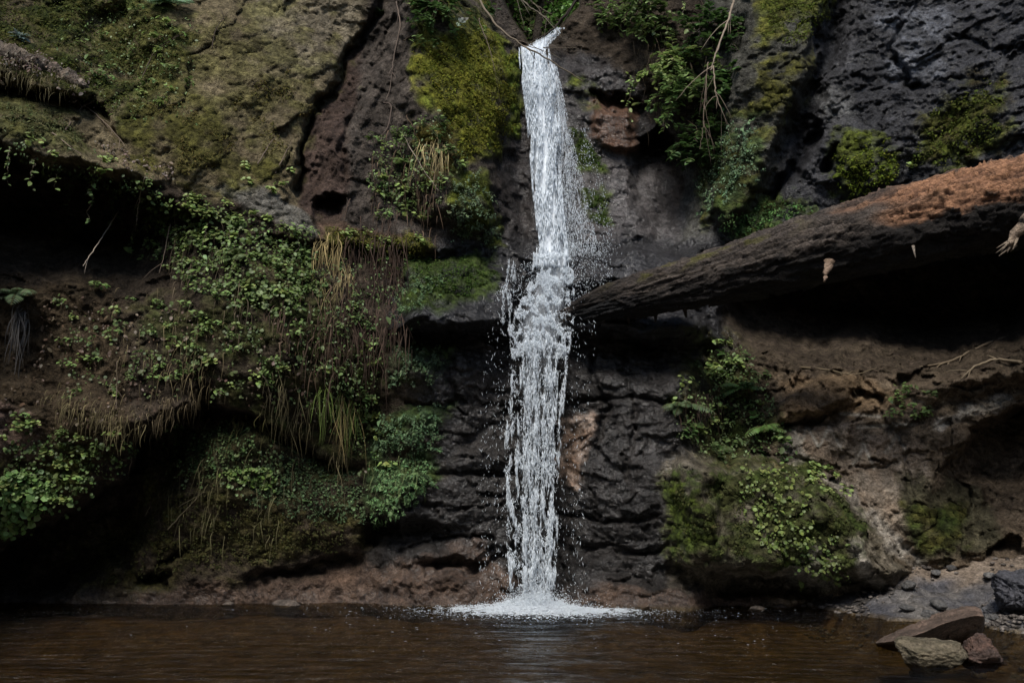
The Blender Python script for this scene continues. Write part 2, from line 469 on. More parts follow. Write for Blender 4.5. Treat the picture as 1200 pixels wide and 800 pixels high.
undercut([(770, 662), (860, 672), (960, 682), (1000, 684)], [(770, 36), (1000, 26)], [(760, 0), (800, 0.55), (950, 0.5), (985, 0)])
undercut([(420, 612), (470, 606), (560, 618)], [(420, 50), (560, 40)], [(415, 0), (440, 0.6), (500, 0.5), (560, 0)])
undercut([(490, 660), (540, 655), (580, 664)], [(490, 26), (580, 26)], [(485, 0), (510, 0.35), (560, 0.35), (580, 0)])
undercut([(285, 672), (330, 664), (400, 654), (425, 656)], [(285, 26), (425, 26)], [(280, 0), (310, 0.4), (400, 0.4), (430, 0)], 5)
undercut([(160, 668), (185, 664), (205, 668)], [(160, 24), (205, 24)], [(156, 0), (172, 0.5), (198, 0.5), (206, 0)], 5)
undercut([(190, 650), (220, 640)], [(190, 14), (220, 14)], [(184, 0), (195, 0.35), (214, 0.35), (224, 0)], 4)
undercut([(915, 500), (960, 492), (1005, 470)], [(915, 22), (1005, 26)], [(912, 0), (925, 0.3), (1000, 0.3), (1008, 0)], 4)
undercut([(995, 455), (1030, 462)], [(995, 30), (1030, 30)], [(990, 0), (1000, 0.4), (1030, 0.2), (1045, 0)], 4)
undercut([(740, 175), (770, 150), (810, 190)], [(740, 80), (810, 120)], [(735, 0), (750, 0.9), (790, 0.9), (830, 0)], 8)
undercut([(690, 108), (745, 118)], [(690, 20), (745, 26)], [(684, 0), (695, 0.4), (740, 0.5), (752, 0)], 5)
undercut([(365, 232), (400, 228)], [(365, 40), (400, 40)], [(360, 0), (372, 0.7), (395, 0.7), (408, 0)], 5)
undercut([(0, 102), (60, 105), (112, 125), (150, 165)], [(0, 26), (150, 26)], [(-60, 0.4), (0, 0.4), (110, 0.35), (160, 0)], 6)
undercut([(90, 20), (140, 10), (170, 60)], [(90, 120), (170, 100)], [(85, 0), (120, 0.3), (150, 0.25), (190, 0)], 14)
# cracks and grooves
def groove(pts, amp, w):
    global D
    d = dline(pts, WX, WY)
    D = D + amp * (1 - sm(d / w))
CLEFT = [(462, -170), (444, 0), (420, 50), (400, 86), (376, 122), (358, 162), (343, 222)]
groove(CLEFT, 0.5, 9)
groove([(x + 12, y + 4) for x, y in CLEFT], 0.28, 30)
groove([(490, -170), (468, 0), (440, 70), (418, 130), (400, 200)], 0.12, 7)
groove([(1000, -60), (985, 20), (952, 105), (935, 155)], 0.55, 26)
groove([(960, 150), (940, 180), (905, 225)], 0.45, 12)
groove([(985, 170), (965, 200)], 0.3, 9)
groove([(615, 60), (612, 150), (614, 290)], 0.25, 16)
groove([(760, 120), (780, 280)], 0.4, 40)
groove([(240, 470), (200, 560), (130, 640), (40, 690)], 0.5, 30)
groove([(820, 330), (830, 400), (845, 520)], 0.15, 30)
for l, a_, w_ in (([(480, 470), (540, 476), (600, 470)], 0.14, 6), ([(470, 548), (530, 556), (590, 552), (640, 560)], 0.16, 6), ([(500, 598), (560, 590), (620, 600)], 0.12, 5),
                 ([(660, 470), (720, 462), (790, 470)], 0.12, 6), ([(650, 600), (700, 612), (770, 604)], 0.15, 6), ([(680, 645), (740, 650), (800, 642)], 0.14, 6), ([(470, 640), (520, 630), (580, 634)], 0.12, 5),
                 ([(700, 420), (703, 470), (699, 520)], 0.16, 7), ([(735, 415), (738, 480), (734, 560)], 0.12, 6), ([(520, 420), (528, 470)], 0.1, 6), ([(690, 545), (697, 610)], 0.12, 6),
                 ([(620, 640), (560, 668), (500, 680)], 0.1, 5), ([(1010, 440), (1060, 520), (1075, 580)], 0.1, 6), ([(930, 530), (1000, 560), (1050, 540)], 0.1, 5),
                 ([(1060, 0), (1045, 60), (1075, 110)], 0.15, 7), ([(1120, 40), (1180, 60), (1240, 50)], 0.14, 7), ([(1000, 90), (1080, 105), (1160, 85)], 0.1, 6)):
    groove(l, a_, w_)
# notch above the lip: the stream valley runs back from here
notch = sdf([(560, -400), (583, -10), (604, 34), (620, 54), (652, 42), (682, 8), (715, -400)], PX + 3 * pn(PX / 14, PY / 14, 3.3), PY)
D = D + 6.5 * sm(notch / 9)

# ---- roughness of the rock itself, in world coordinates
P0 = at(PX, PY, D)
X0, Y0, Z0 = P0[..., 0], P0[..., 1], P0[..., 2]
w_c = sm((sdf([(465, 300), (620, 280), (850, 290), (850, 740), (420, 740), (430, 620), (520, 560)], WX, WY) + 10) / 40)
w_r = sm((sdf([(960, -300), (1700, -300), (1700, 300), (860, 300)], WX, WY) + 8) / 30)
w_ul = sm((sdf([(-400, -300), (430, -300), (400, 120), (350, 260), (-400, 120)], WX, WY) + 10) / 40)
w_lr = sm((sdf([(850, 400), (1600, 400), (1600, 740), (900, 740)], WX, WY) + 10) / 40)
qx = 0.10 * fbm(X0 / 0.6, Y0 / 0.6, Z0 / 0.6, 4); qz = 0.10 * fbm(X0 / 0.6 + 31, Y0 / 0.6, Z0 / 0.6, 4)
Xw, Zw = X0 + qx, Z0 + qz
rough = 0.17 * fbm(X0 / 1.4, Y0 / 1.4, Z0 / 1.4, 3)
rough = rough + 0.05 * (1 - 0.45 * w_c - 0.5 * w_ul) * fbm(X0 / 0.4, Y0 / 0.4, Z0 / 0.35, 4, 0.6)
zt = Zw + 0.10 * Xw + 0.2 * fbm(X0 / 2.0, Y0 / 2, Z0 / 2, 2)
f_bed = facet(Xw / 0.6, Y0 / 0.6, zt / 0.22, 3)
f_mid = facet(Xw / 0.32, Y0 / 0.4, zt / 0.20, 17)
f_fine = facet((Xw + 0.5 * qz) / 0.115, Y0 / 0.2, (Zw + 0.3 * qx) / 0.08, 41)
rough = rough + (w_c * 0.026 + (1 - w_ul) * 0.020) * f_bed + (w_c * 0.018 + w_lr * 0.030 + 0.005) * f_mid + (0.003 + 0.011 * w_c + 0.012 * w_r + 0.010 * w_lr) * f_fine
# steep diagonal beds in the upper left wall
a = X0 * 0.82 - Z0 * 0.57
b_ = X0 * 0.57 + Z0 * 0.82
rough = rough + w_ul * (0.05 * facet((a + qx) / 0.45, Y0 / 2, (b_ + qz) / 1.8, 5) + 0.018 * fbm(a / 0.09, Y0, b_ / 0.6, 4, 0.6))
# bark-like grooves of the fissure column
w_f = sm((sdf([(464, -200), (500, -200), (470, 20), (448, 100), (425, 180), (405, 262), (340, 245), (358, 162), (400, 86), (444, 0)], WX, WY) + 6) / 14)
e1, e2 = X0 * 0.94 - Z0 * 0.34, X0 * 0.34 + Z0 * 0.94
rough = rough + w_f * (0.04 * ridged((e1 + 0.4 * qx) / 0.16, Y0, e2 / 1.8, 3) + 0.012 * fbm(e1 / 0.06, Y0 / 0.4, e2 / 0.5, 3))
# chipped dark right wall
r1, r2 = X0 * 0.93 + Z0 * 0.37, Z0 * 0.93 - X0 * 0.37
rough = rough + w_r * (0.05 * facet((r1 + qx) / 1.2, Y0 / 0.8, (r2 + qz) / 0.55, 23) + 0.014 * facet((r1 + qx) / 0.26, Y0 / 0.4, (r2 + qz) / 0.12, 29))
# long scratched folds on the lower right slope
rough = rough + w_lr * (0.10 * facet((Xw * 0.75 + Zw * 0.6) / 0.9, Y0, (Zw * 0.8 - Xw * 0.6) / 0.4, 31) + 0.035 * ridged((Xw * 0.75 + Zw * 0.6) / 0.5, Y0, (Zw * 0.8 - Xw * 0.6) / 0.9, 3))
rough = rough + 0.022 * fbm(X0 / 0.13, Y0 / 0.13, Z0 / 0.10, 3, 0.6)
# quiet the bed where the water slides
D2 = D - rough
# carvings someone scratched on the lower right slope
carve_lines = [[(934, 528), (947, 499), (958, 523)], [(960, 522), (972, 500), (986, 526)], [(1038, 530), (1050, 510), (1062, 527)], [(934, 528), (940, 545)],
               [(1000, 545), (1012, 520), (1024, 548)], [(985, 484), (1030, 488)], [(1005, 500), (1070, 497)]]
CARVE = np.zeros_like(D2)
sub = (slice(int((440 - gy[0]) / STEP), int((580 - gy[0]) / STEP)), slice(int((900 - gx[0]) / STEP), int((1110 - gx[0]) / STEP)))
for l in carve_lines:
    d = dline(l, PX[sub] + 1.2 * pn(PX[sub] / 7, PY[sub] / 7, 2.2), PY[sub])
    CARVE[sub] = np.maximum(CARVE[sub], 1 - sm(d / 3.2))
D2 = D2 + 0.03 * CARVE
P = at(PX, PY, D2)
# normals
du = np.gradient(P, axis=1); dv = np.gradient(P, axis=0)
NRM = np.cross(dv, du); NRM /= np.linalg.norm(NRM, axis=-1)[..., None] + 1e-9
flip = NRM[..., 1] > 0.3
if np.mean(NRM[..., 1]) > 0: NRM = -NRM


def samp(A, px, py):
    fx = np.clip((np.asarray(px, float) - gx[0]) / STEP, 0, len(gx) - 1.001)
    fy = np.clip((np.asarray(py, float) - gy[0]) / STEP, 0, len(gy) - 1.001)
    i, j = fy.astype(int), fx.astype(int)
    u, v = fx - j, fy - i
    if A.ndim == 3: u, v = u[..., None], v[..., None]
    return A[i, j] * (1 - u) * (1 - v) + A[i, j + 1] * u * (1 - v) + A[i + 1, j] * (1 - u) * v + A[i + 1, j + 1] * u * v


def surf(px, py): return samp(P, px, py)
def nrm(px, py):
    n = samp(NRM, px, py)
    return n / (np.linalg.norm(n, axis=-1)[..., None] + 1e-9)


# ---- colours (albedo)
nz1 = fbm(X0 / 0.7, Y0 / 0.7, Z0 / 0.7, 4)
nz2 = fbm(X0 / 0.25 + 9, Y0 / 0.25, Z0 / 0.25, 4)
C = np.zeros(P.shape)
C[:] = (0.052, 0.040, 0.029)


def paint(mask, c, c2=None):
    global C
    m = np.clip(mask, 0, 1)[..., None]
    cc = np.asarray(c)[None, None]
    if c2 is not None:
        t = np.clip(0.5 + nz2 * 0.8, 0, 1)[..., None]
        cc = cc * (1 - t) + np.asarray(c2)[None, None] * t
    C = C * (1 - m) + cc * m


def pm(poly, soft=20, ns=1.0, bias=0.0):
    """ragged soft mask of a patch"""
    s = sdf(poly, WX, WY) / soft
    return sm(0.5 + s + ns * 0.9 * nz1 + ns * 0.6 * nz2 + bias)


UL = [(-300, -300), (440, -300), (420, 60), (370, 250), (-300, 130)]
paint(pm(UL, 16, 0.3), (0.20, 0.16, 0.095), (0.13, 0.105, 0.062))
paint(pm([(300, -200), (455, -200), (415, 60), (385, 110), (300, 60)], 40, 0.7), (0.20, 0.17, 0.12), (0.14, 0.115, 0.075))
# the bark-brown fissure column
paint(pm([(464, -170), (500, -170), (470, 20), (448, 100), (425, 180), (408, 262), (342, 245), (358, 162), (400, 86), (444, 0)], 8, 0.3), (0.085, 0.058, 0.045), (0.05, 0.035, 0.029))
# pillar
paint(pm([(440, -100), (600, -100), (610, 290), (480, 290), (400, 265)], 14, 0.3), (0.085, 0.07, 0.058), (0.06, 0.05, 0.042))
# chute and right of it
paint(pm([(585, 180), (610, 60), (700, 60), (770, 140), (820, 290), (560, 300)], 14, 0.4), (0.048, 0.041, 0.039), (0.03, 0.026, 0.025))
paint(pm([(690, 150), (760, 180), (800, 290), (660, 290)], 14, 0.5), (0.095, 0.085, 0.083), (0.05, 0.044, 0.043))
paint(pm([(690, 112), (745, 122), (742, 182), (705, 172)], 8, 0.4), (0.105, 0.055, 0.033))
# right walls
paint(pm([(850, -300), (1700, -300), (1700, 330), (800, 300)], 16, 0.3), (0.050, 0.050, 0.055), (0.028, 0.028, 0.031))
paint(pm([(850, -300), (1000, -300), (950, 100), (930, 155), (870, 290), (800, 290)], 12, 0.4), (0.078, 0.075, 0.062), (0.05, 0.048, 0.04))
paint(pm([(1040, 20), (1110, 30), (1090, 90), (1050, 90)], 30, 0.8), (0.10, 0.105, 0.12))
paint(pm([(955, 115), (1000, 105), (1010, 135), (970, 140)], 14, 0.6), (0.12, 0.12, 0.12))
# centre wet ledges and wall
paint(pm([(460, 290), (620, 280), (850, 280), (850, 410), (460, 410)], 16, 0.4), (0.026, 0.025, 0.027), (0.014, 0.0135, 0.015))
paint(pm([(480, 400), (850, 400), (850, 740), (430, 740), (430, 610), (520, 560)], 16, 0.4), (0.030, 0.026, 0.0235), (0.017, 0.0155, 0.0145))
paint(pm([(655, 480), (690, 490), (690, 560), (680, 575), (655, 540)], 9, 0.7), (0.17, 0.105, 0.068), (0.26, 0.2, 0.16))
paint(pm([(150, 698), (430, 668), (560, 640), (620, 690), (780, 690), (960, 695), (960, 740), (100, 740)], 14, 0.7), (0.115, 0.076, 0.054), (0.06, 0.042, 0.033))
# left lower rock and soil
paint(pm([(-300, 330), (140, 330), (150, 520), (60, 600), (-300, 640)], 20, 0.5), (0.078, 0.056, 0.034), (0.05, 0.038, 0.024))
paint(pm([(-40, 475), (40, 490), (50, 530), (-40, 540)], 10, 0.7), (0.2, 0.14, 0.11))
paint(pm([(-300, 130), (0, 130), (110, 185), (0, 175), (-300, 170)], 12, 0.5), (0.14, 0.115, 0.075))
paint(pm([(245, 215), (300, 222), (355, 250), (365, 275), (330, 268), (280, 245)], 8, 0.4), (0.2, 0.19, 0.165), (0.13, 0.12, 0.1))
paint(pm([(365, 255), (430, 265), (510, 280), (510, 296), (420, 285), (370, 280)], 6, 0.3), (0.13, 0.085, 0.06))
# lower right
paint(pm([(860, 420), (1130, 400), (1500, 380), (1500, 720), (900, 720)], 20, 0.4), (0.19, 0.147, 0.102), (0.115, 0.086, 0.06))
paint(pm([(900, 440), (1000, 430), (1060, 470), (930, 510)], 16, 0.5), (0.20, 0.14, 0.085))
paint(pm([(780, 530), (940, 530), (1060, 660), (1060, 700), (780, 690)], 18, 0.5), (0.095, 0.08, 0.055), (0.15, 0.13, 0.10))
for l, w in (([(930, 522), (960, 545), (1000, 585), (1040, 625), (1072, 658)], 13), ([(1100, 500), (1140, 480), (1180, 470)], 10), ([(1000, 640), (1030, 690)], 10)):
    paint(sm(1.2 - dline(l, WX, WY) / w + nz2 * 0.5), (0.33, 0.30, 0.255))
paint(pm([(935, 500), (1060, 490), (1100, 560), (1060, 620), (990, 580)], 20, 0.8), (0.30, 0.25, 0.195), (0.19, 0.145, 0.105))
paint(pm([(930, 620), (960, 620), (975, 690), (920, 690)], 9, 0.4), (0.2, 0.185, 0.15))
paint(pm([(1060, 560), (1140, 560), (1190, 640), (1060, 660)], 18, 0.7), (0.055, 0.05, 0.03), (0.09, 0.08, 0.05))
paint(pm([(850, 360), (1230, 350), (1230, 430), (1060, 440), (900, 435), (850, 430)], 16, 0.5), (0.075, 0.058, 0.04), (0.05, 0.038, 0.028))
paint(CARVE * 0.9, (0.46, 0.42, 0.35))

# moss
up = np.clip(NRM[..., 2], -1, 1)
MOSS = np.zeros(D.shape)
def moss(poly, c, c2, soft=16, ns=1.0, bias=0.0, amt=1.0):
    global MOSS
    m = pm(poly, soft, ns, bias + 0.35 * up) * amt
    m = m * sm(0.75 + 0.9 * fbm(X0 / 0.5 + 20, Y0 / 0.5, Z0 / 0.35, 4) + 0.3 * up)
    paint(m, c, c2); MOSS = np.maximum(MOSS, m)
OLIVE, OLIVE2 = (0.092, 0.088, 0.02), (0.055, 0.052, 0.014)
BRIGHT, BRIGHT2 = (0.17, 0.165, 0.022), (0.10, 0.115, 0.018)
DARKG, DARKG2 = (0.035, 0.05, 0.012), (0.05, 0.058, 0.014)
moss([(-300, -300), (150, -300), (230, 60), (150, 150), (60, 110), (-300, 50)], DARKG, OLIVE2, 30, 0.9)
moss([(120, 20), (330, -20), (400, 80), (340, 200), (200, 200), (140, 130)], (0.125, 0.118, 0.036), (0.07, 0.066, 0.02), 40, 1.3, -0.45, 0.7)
moss([(140, 130), (230, 130), (330, 210), (240, 220), (170, 190)], (0.075, 0.07, 0.015), OLIVE2, 26, 0.8, 0, 0.9)
moss([(-300, 105), (0, 100), (80, 135), (110, 180), (30, 165), (-300, 150)], (0.10, 0.10, 0.04), OLIVE2, 12, 0.8)
moss([(478, 50), (560, 20), (607, 60), (605, 140), (585, 185), (545, 195), (520, 140), (490, 120)], BRIGHT, BRIGHT2, 12, 0.55)
moss([(575, 40), (608, 62), (606, 165), (590, 160), (588, 90)], (0.10, 0.15, 0.018), BRIGHT2, 7, 0.4)
moss([(480, -60), (560, -60), (590, 20), (560, 40), (490, 50)], DARKG, OLIVE, 16, 0.9)
moss([(480, 140), (530, 150), (545, 215), (500, 210)], (0.11, 0.075, 0.02), OLIVE, 12, 0.8)
moss([(530, 200), (570, 195), (588, 290), (530, 285)], DARKG, BRIGHT2, 10, 0.6)
moss([(665, 90), (695, 100), (700, 125), (672, 120)], DARKG, BRIGHT2, 8, 0.6)
moss([(668, 145), (700, 165), (708, 205), (680, 190)], DARKG, (0.06, 0.085, 0.014), 7, 0.5)
moss([(682, 220), (712, 225), (715, 268), (692, 260)], DARKG, (0.06, 0.085, 0.014), 7, 0.5)
moss([(885, -60), (985, -60), (975, 20), (940, 50), (890, 50)], (0.085, 0.10, 0.016), OLIVE, 14, 0.8)
moss([(880, 80), (955, 60), (930, 140), (880, 165)], OLIVE2, OLIVE, 16, 1.0, -0.25)
moss([(820, 150), (895, 130), (890, 230), (830, 262)], (0.055, 0.085, 0.03), OLIVE2, 16, 0.6)
moss([(970, 170), (1000, 150), (1060, 180), (1055, 220), (985, 240)], (0.10, 0.125, 0.014), DARKG2, 12, 1.2, -0.12)
moss([(1060, 200), (1080, 130), (1150, 90), (1180, 80), (1180, 170), (1130, 195)], (0.08, 0.095, 0.014), (0.045, 0.036, 0.014), 16, 1.0, -0.05)
moss([(840, 240), (930, 225), (960, 262), (860, 285)], DARKG2, (0.06, 0.09, 0.025), 12, 0.8)
moss([(380, 265), (510, 280), (515, 300), (500, 312), (380, 300)], (0.10, 0.10, 0.016), OLIVE2, 10, 0.7)
moss([(470, 310), (560, 300), (585, 320), (560, 350), (480, 370)], (0.045, 0.07, 0.012), DARKG, 12, 0.7)
moss([(455, 405), (520, 410), (520, 445), (455, 455)], (0.05, 0.075, 0.035), DARKG, 10, 0.6)
moss([(430, 480), (525, 475), (515, 560), (430, 620)], (0.045, 0.08, 0.035), DARKG, 14, 0.6)
moss([(170, 500), (300, 495), (420, 560), (430, 610), (300, 600), (180, 570)], (0.040, 0.050, 0.018), (0.05, 0.040, 0.02), 20, 1.1, -0.2)
moss([(70, 640), (200, 560), (420, 600), (430, 640), (280, 670), (100, 690)], OLIVE2, (0.045, 0.036, 0.02), 20, 0.9, -0.1)
moss([(-300, 530), (40, 530), (140, 520), (60, 600), (-300, 640)], OLIVE2, DARKG, 20, 0.9, -0.2)
moss([(150, 380), (360, 300), (470, 480), (420, 560), (250, 460)], DARKG, (0.05, 0.045, 0.02), 30, 0.9, -0.15)
moss([(800, 555), (940, 540), (1010, 610), (1000, 680), (790, 670)], (0.052, 0.056, 0.02), DARKG, 20, 1.4, -0.5)
moss([(780, 560), (830, 570), (830, 640), (780, 660)], (0.06, 0.08, 0.012), DARKG, 14, 0.7)
moss([(1065, 590), (1120, 590), (1130, 640), (1070, 650)], DARKG, OLIVE2, 14, 0.7)
moss([(1170, 290), (1260, 280), (1260, 330), (1180, 320)], DARKG2, OLIVE2, 14, 0.7)
moss([(820, 380), (890, 440), (930, 530), (840, 540), (790, 470)], DARKG, (0.05, 0.042, 0.02), 22, 0.8, -0.1)
valley = sm(notch / 9)
paint(valley, (0.03, 0.035, 0.014), (0.045, 0.05, 0.02))

WET = np.clip(pm([(450, 290), (585, 250), (600, 60), (700, 60), (840, 280), (860, 420), (780, 690), (430, 690), (500, 500)], 40, 0.5) * 0.85 + 0.35 * w_r, 0, 1) * (1 - 0.8 * MOSS)
WET = np.maximum(WET, 0.6 * sm((PY - 680) / 20)) * (1 - sm((PY - 708) / 6))
paint(sm((PY - 706) / 8), (0.075, 0.055, 0.032), (0.05, 0.038, 0.022))
C *= np.clip(1 + 0.22 * f_mid + 0.18 * f_fine, 0.4, 1.7)[..., None] * (1 - MOSS[..., None] * 0.6) + MOSS[..., None] * 0.6
C *= (1 + 0.35 * np.clip(nz1, -1, 1) + 0.3 * np.clip(nz2, -1, 1))[..., None]
C = np.clip(C, 0.006, 0.6)
# moss stands off the rock in soft clumps
puff = MOSS * (0.015 + 0.032 * np.abs(fbm(X0 / 0.22, Y0 / 0.22, Z0 / 0.18, 3)) + 0.02 * np.abs(pn(X0 / 0.07, Y0 / 0.07, Z0 / 0.06)))
C *= (1 + MOSS * np.clip(1.2 * fbm(X0 / 0.09, Y0 / 0.09, Z0 / 0.07, 2), -0.45, 0.6))[..., None]
P = P + NRM * puff[..., None]
du = np.gradient(P, axis=1); dv = np.gradient(P, axis=0)
NRM = np.cross(dv, du); NRM /= np.linalg.norm(NRM, axis=-1)[..., None] + 1e-9
if np.mean(NRM[..., 1]) > 0: NRM = -NRM
me = raw_mesh("cliff", P.reshape(-1, 3), grid_faces(*D.shape), M_CLIFF, C.reshape(-1, 3), True, {"wet": WET.ravel()})
obj("cliff", me, kind="structure", label="dark mossy gorge cliff of layered wet rock around the falls", cat="cliff")

# ------------------------------------------------------------------ ground: pool bed, bank, unseen gorge sides
xs = np.concatenate([np.arange(-40, -9, 0.6), np.arange(-9, 9, 0.07), np.arange(9, 40, 0.6)])
ys = np.concatenate([np.arange(-40, 2, 0.5), np.arange(2, 6, 0.16), np.arange(6, 13.2, 0.06)])
GX, GY = np.meshgrid(xs, ys)
shore = [on_plane(px, py)[:2] for px, py in ((925, 707), (960, 712), (1000, 719), (1040, 727), (1090, 729), (1130, 727), (1165, 737), (1200, 742), (1300, 752))]
bank_poly = [tuple(p) for p in shore] + [(9, 7.6), (12, 7), (12, 14), (3.5, 14)]
sb = sdf(bank_poly, GX + 0.12 * fbm(GX / 0.5, GY / 0.5, 0.3, 3), GY + 0.12 * fbm(GX / 0.5, GY / 0.5, 5.3, 3))
bedz = -0.4 + 0.22 * sm((GY - 10.0) / 1.6) + 0.06 * fbm(GX / 0.9, GY / 0.9, 2.2, 4)
prof = np.interp(sb, [-0.5, -0.05, 0, 0.25, 0.7, 1.2, 1.9, 4], [-1, -0.1, 0.02, 0.09, 0.17, 0.42, 0.62, 0.8])
GZ = np.where(sb > -0.5, np.maximum(bedz, prof), bedz)
GZ = GZ + np.where(sb > -0.05, 0.05 * ridged(GX / 0.8, GY / 0.5, 1.1, 4) * sm(sb / 0.5) + 0.035 * facet(GX / 0.35, GY / 0.35, 0.5, 3) * sm(sb / 0.5) + 0.015 * fbm(GX / 0.12, GY / 0.12, 0.7, 3), 0)
# the near shore where the viewer stands, and added unseen gorge sides
near = sm((3.2 - GY) / 2.0) * 0.6
GZ = GZ + near
side = np.maximum(np.abs(GX) - 8.0, 0) * sm((8.5 - GY) / 2)
back = np.maximum(-2.5 - GY, 0)
rise = np.sqrt(side ** 2 + back ** 2)  # unseen rise beside and behind the viewer, added to block horizon light
GZ = GZ + np.minimum(rise * 1.5, 8.5 + 0.08 * rise) * (1 + 0.25 * fbm(GX / 3, GY / 3, 0.2, 3))
gc = np.zeros(GX.shape + (3,)); gc[:] = (0.105, 0.074, 0.036)
gn = fbm(GX / 0.4, GY / 0.4, 3.1, 4)
gc *= (1 + 0.5 * gn)[..., None]
bk = sm(sb / 0.15 + 0.3)[..., None]
t = np.clip(0.5 + gn, 0, 1)[..., None]
gc = gc * (1 - bk) + bk * (np.array((0.062, 0.062, 0.070)) * (1 - t) + np.array((0.13, 0.12, 0.11)) * t)
tp = (sm((sb - 0.85 + 0.25 * gn) / 0.4))[..., None]
gc = gc * (1 - tp) + tp * (np.array((0.25, 0.20, 0.155)) * (1 - t) + np.array((0.16, 0.125, 0.096)) * t)
ft = sm((rise - 0.5) / 2)[..., None]
gc = gc * (1 - ft) + ft * np.array((0.035, 0.04, 0.02))
me = raw_mesh("ground", np.stack([GX, GY, GZ], -1).reshape(-1, 3), grid_faces(*GX.shape)[:, ::-1], M_GROUND, np.clip(gc, 0.01, 0.5).reshape(-1, 3), True,
              {"wet": (0.55 * (1 - sm((sb - 0.6) / 0.6)) * (1 - ft[..., 0])).ravel()})
obj("ground", me, kind="structure", label="brown pool bed and bare stone bank at the foot of the cliff", cat="ground")
_gxs, _gys = xs, ys
def ground_z(x, y):
    j = int(np.clip(np.searchsorted(_gxs, x), 0, len(_gxs) - 1)); i = int(np.clip(np.searchsorted(_gys, y), 0, len(_gys) - 1))
    return GZ[i, j]

# ------------------------------------------------------------------ pool
SPL = on_plane(625, 708)
wx = np.arange(-12, 12.01, 0.07); wy = np.arange(1.2, 12.9, 0.05)
QX, QY = np.meshgrid(wx, wy)
r = np.hypot(QX - SPL[0], QY - SPL[1] + 0.2)
QZ = 0.006 * fbm(QX / 0.8, QY / 0.25, 0.4, 3) + 0.010 * np.sin(r * 14 + 2 * fbm(QX / 1.5, QY / 1.5, 0.9, 2)) * np.exp(-r / 1.6)
QZ += 0.03 * fbm(QX / 0.22, QY / 0.1, 6.4, 3) * np.exp(-(r / 0.9) ** 2)
me = raw_mesh("water", np.stack([QX, QY, QZ], -1).reshape(-1, 3), grid_faces(*QX.shape)[:, ::-1], M_WATER, None, True)
obj("water", me, kind="structure", label="still brown plunge pool in front of the falls", cat="water")

# ------------------------------------------------------------------ waterfall
fall = bpy.data.objects.new("waterfall", None); COL.objects.link(fall)
fall.location = tuple(SPL)
fall["label"] = "narrow white waterfall pouring down the middle of the dark cliff"
fall["category"] = "waterfall"
def local(V): return np.asarray(V) - SPL
Y_UP = [(30, 13.9), (58, 13.1), (100, 12.85), (200, 12.6), (285, 12.35), (310, 12.15), (345, 11.95), (385, 11.75), (430, 11.72), (700, 11.72)]
def ydep(px, py):
    return np.minimum(ip(Y_UP, py), samp(D2, px, py) - 0.05)
def ribbon(name, prof, dens, layers, nu=28, wob=0.05, mat=None):
    V, F, U, A, n = [], [], [], [], 0
    y = np.arange(prof[0][0], prof[-1][0] + 0.1, 2.5)
    pr = np.asarray(prof, float)
    for L in range(layers):
        xl = np.interp(y, pr[:, 0], pr[:, 1]) + rng.normal() * 0.6; xr = np.interp(y, pr[:, 0], pr[:, 2]) + rng.normal() * 0.6
        u = np.linspace(0, 1, nu)
        QX_ = xl[:, None] * (1 - u) + xr[:, None] * u
        QY_ = np.repeat(y[:, None], nu, 1)
        dep = ydep(QX_, QY_)
        # smooth the sheet so it hangs free of the rock
        k = np.ones(9) / 9
        dep = np.apply_along_axis(lambda c: np.convolve(np.pad(c, 4, 'edge'), k, 'valid'), 0, dep)
        dep = np.apply_along_axis(lambda c: np.convolve(np.pad(c, 4, 'edge'), k, 'valid'), 1, dep)
        dep = dep - 0.05 - 0.06 * L - wob * fbm(QX_ / 8 + 9 * L, QY_ / 30, 0.5 + L, 3) - 0.10 * np.sin(u * PI)[None]
        V.append(local(at(QX_, QY_, dep)).reshape(-1, 3)); F.append(grid_faces(*QX_.shape) + n); n += QX_.size
        ph = rng.random(2) * 9
        U.append(np.stack([QX_ / 110 + ph[0], QY_ / 170 + ph[1]], -1).reshape(-1, 2))
        edge = np.minimum(u, 1 - u) * 2
        A.append((np.interp(y, *np.asarray(dens, float).T)[:, None] * ((0.55 + 0.45 * sm(edge * 2.2)) if mat is None else (0.25 + 0.75 * sm(edge * 1.7)))[None] - 0.10 * L).ravel())
    me = raw_mesh(name, np.vstack(V), np.vstack(F), mat or M_STREAM, None, True, {"dens": np.concatenate(A)}, np.vstack(U))
    return obj(name, me, fall)
CORE = [(54, 611, 638), (70, 612, 641), (100, 616, 647), (150, 622, 652), (200, 626, 652), (250, 630, 656), (285, 633, 660), (312, 632, 662)]
ribbon("stream", CORE, [(54, 0.88), (100, 0.95), (200, 1.0), (290, 1.0), (312, 0.85)], 3)
VEIL = [(75, 636, 652), (110, 640, 660), (150, 642, 668), (200, 644, 680), (250, 650, 692), (300, 652, 704)]
ribbon("veil", VEIL, [(75, 0.55), (150, 0.45), (230, 0.36), (300, 0.25)], 1)
LOW = [(306, 630, 666), (330, 626, 668), (360, 612, 668), (385, 600, 667), (420, 605, 661), (480, 600, 656), (550, 594, 650), (620, 597, 649), (706, 604, 645)]
ribbon("cascade", LOW, [(306, 0.75), (350, 0.62), (390, 0.54), (450, 0.28), (550, 0.22), (706, 0.18)], 2, 40, 0.05, M_THIN)
ribbon("feeder_stream", [(33, 653, 660), (40, 644, 654), (48, 630, 645), (58, 614, 637)], [(33, 0.5), (48, 0.56), (58, 0.8)], 2, 14, 0.08)

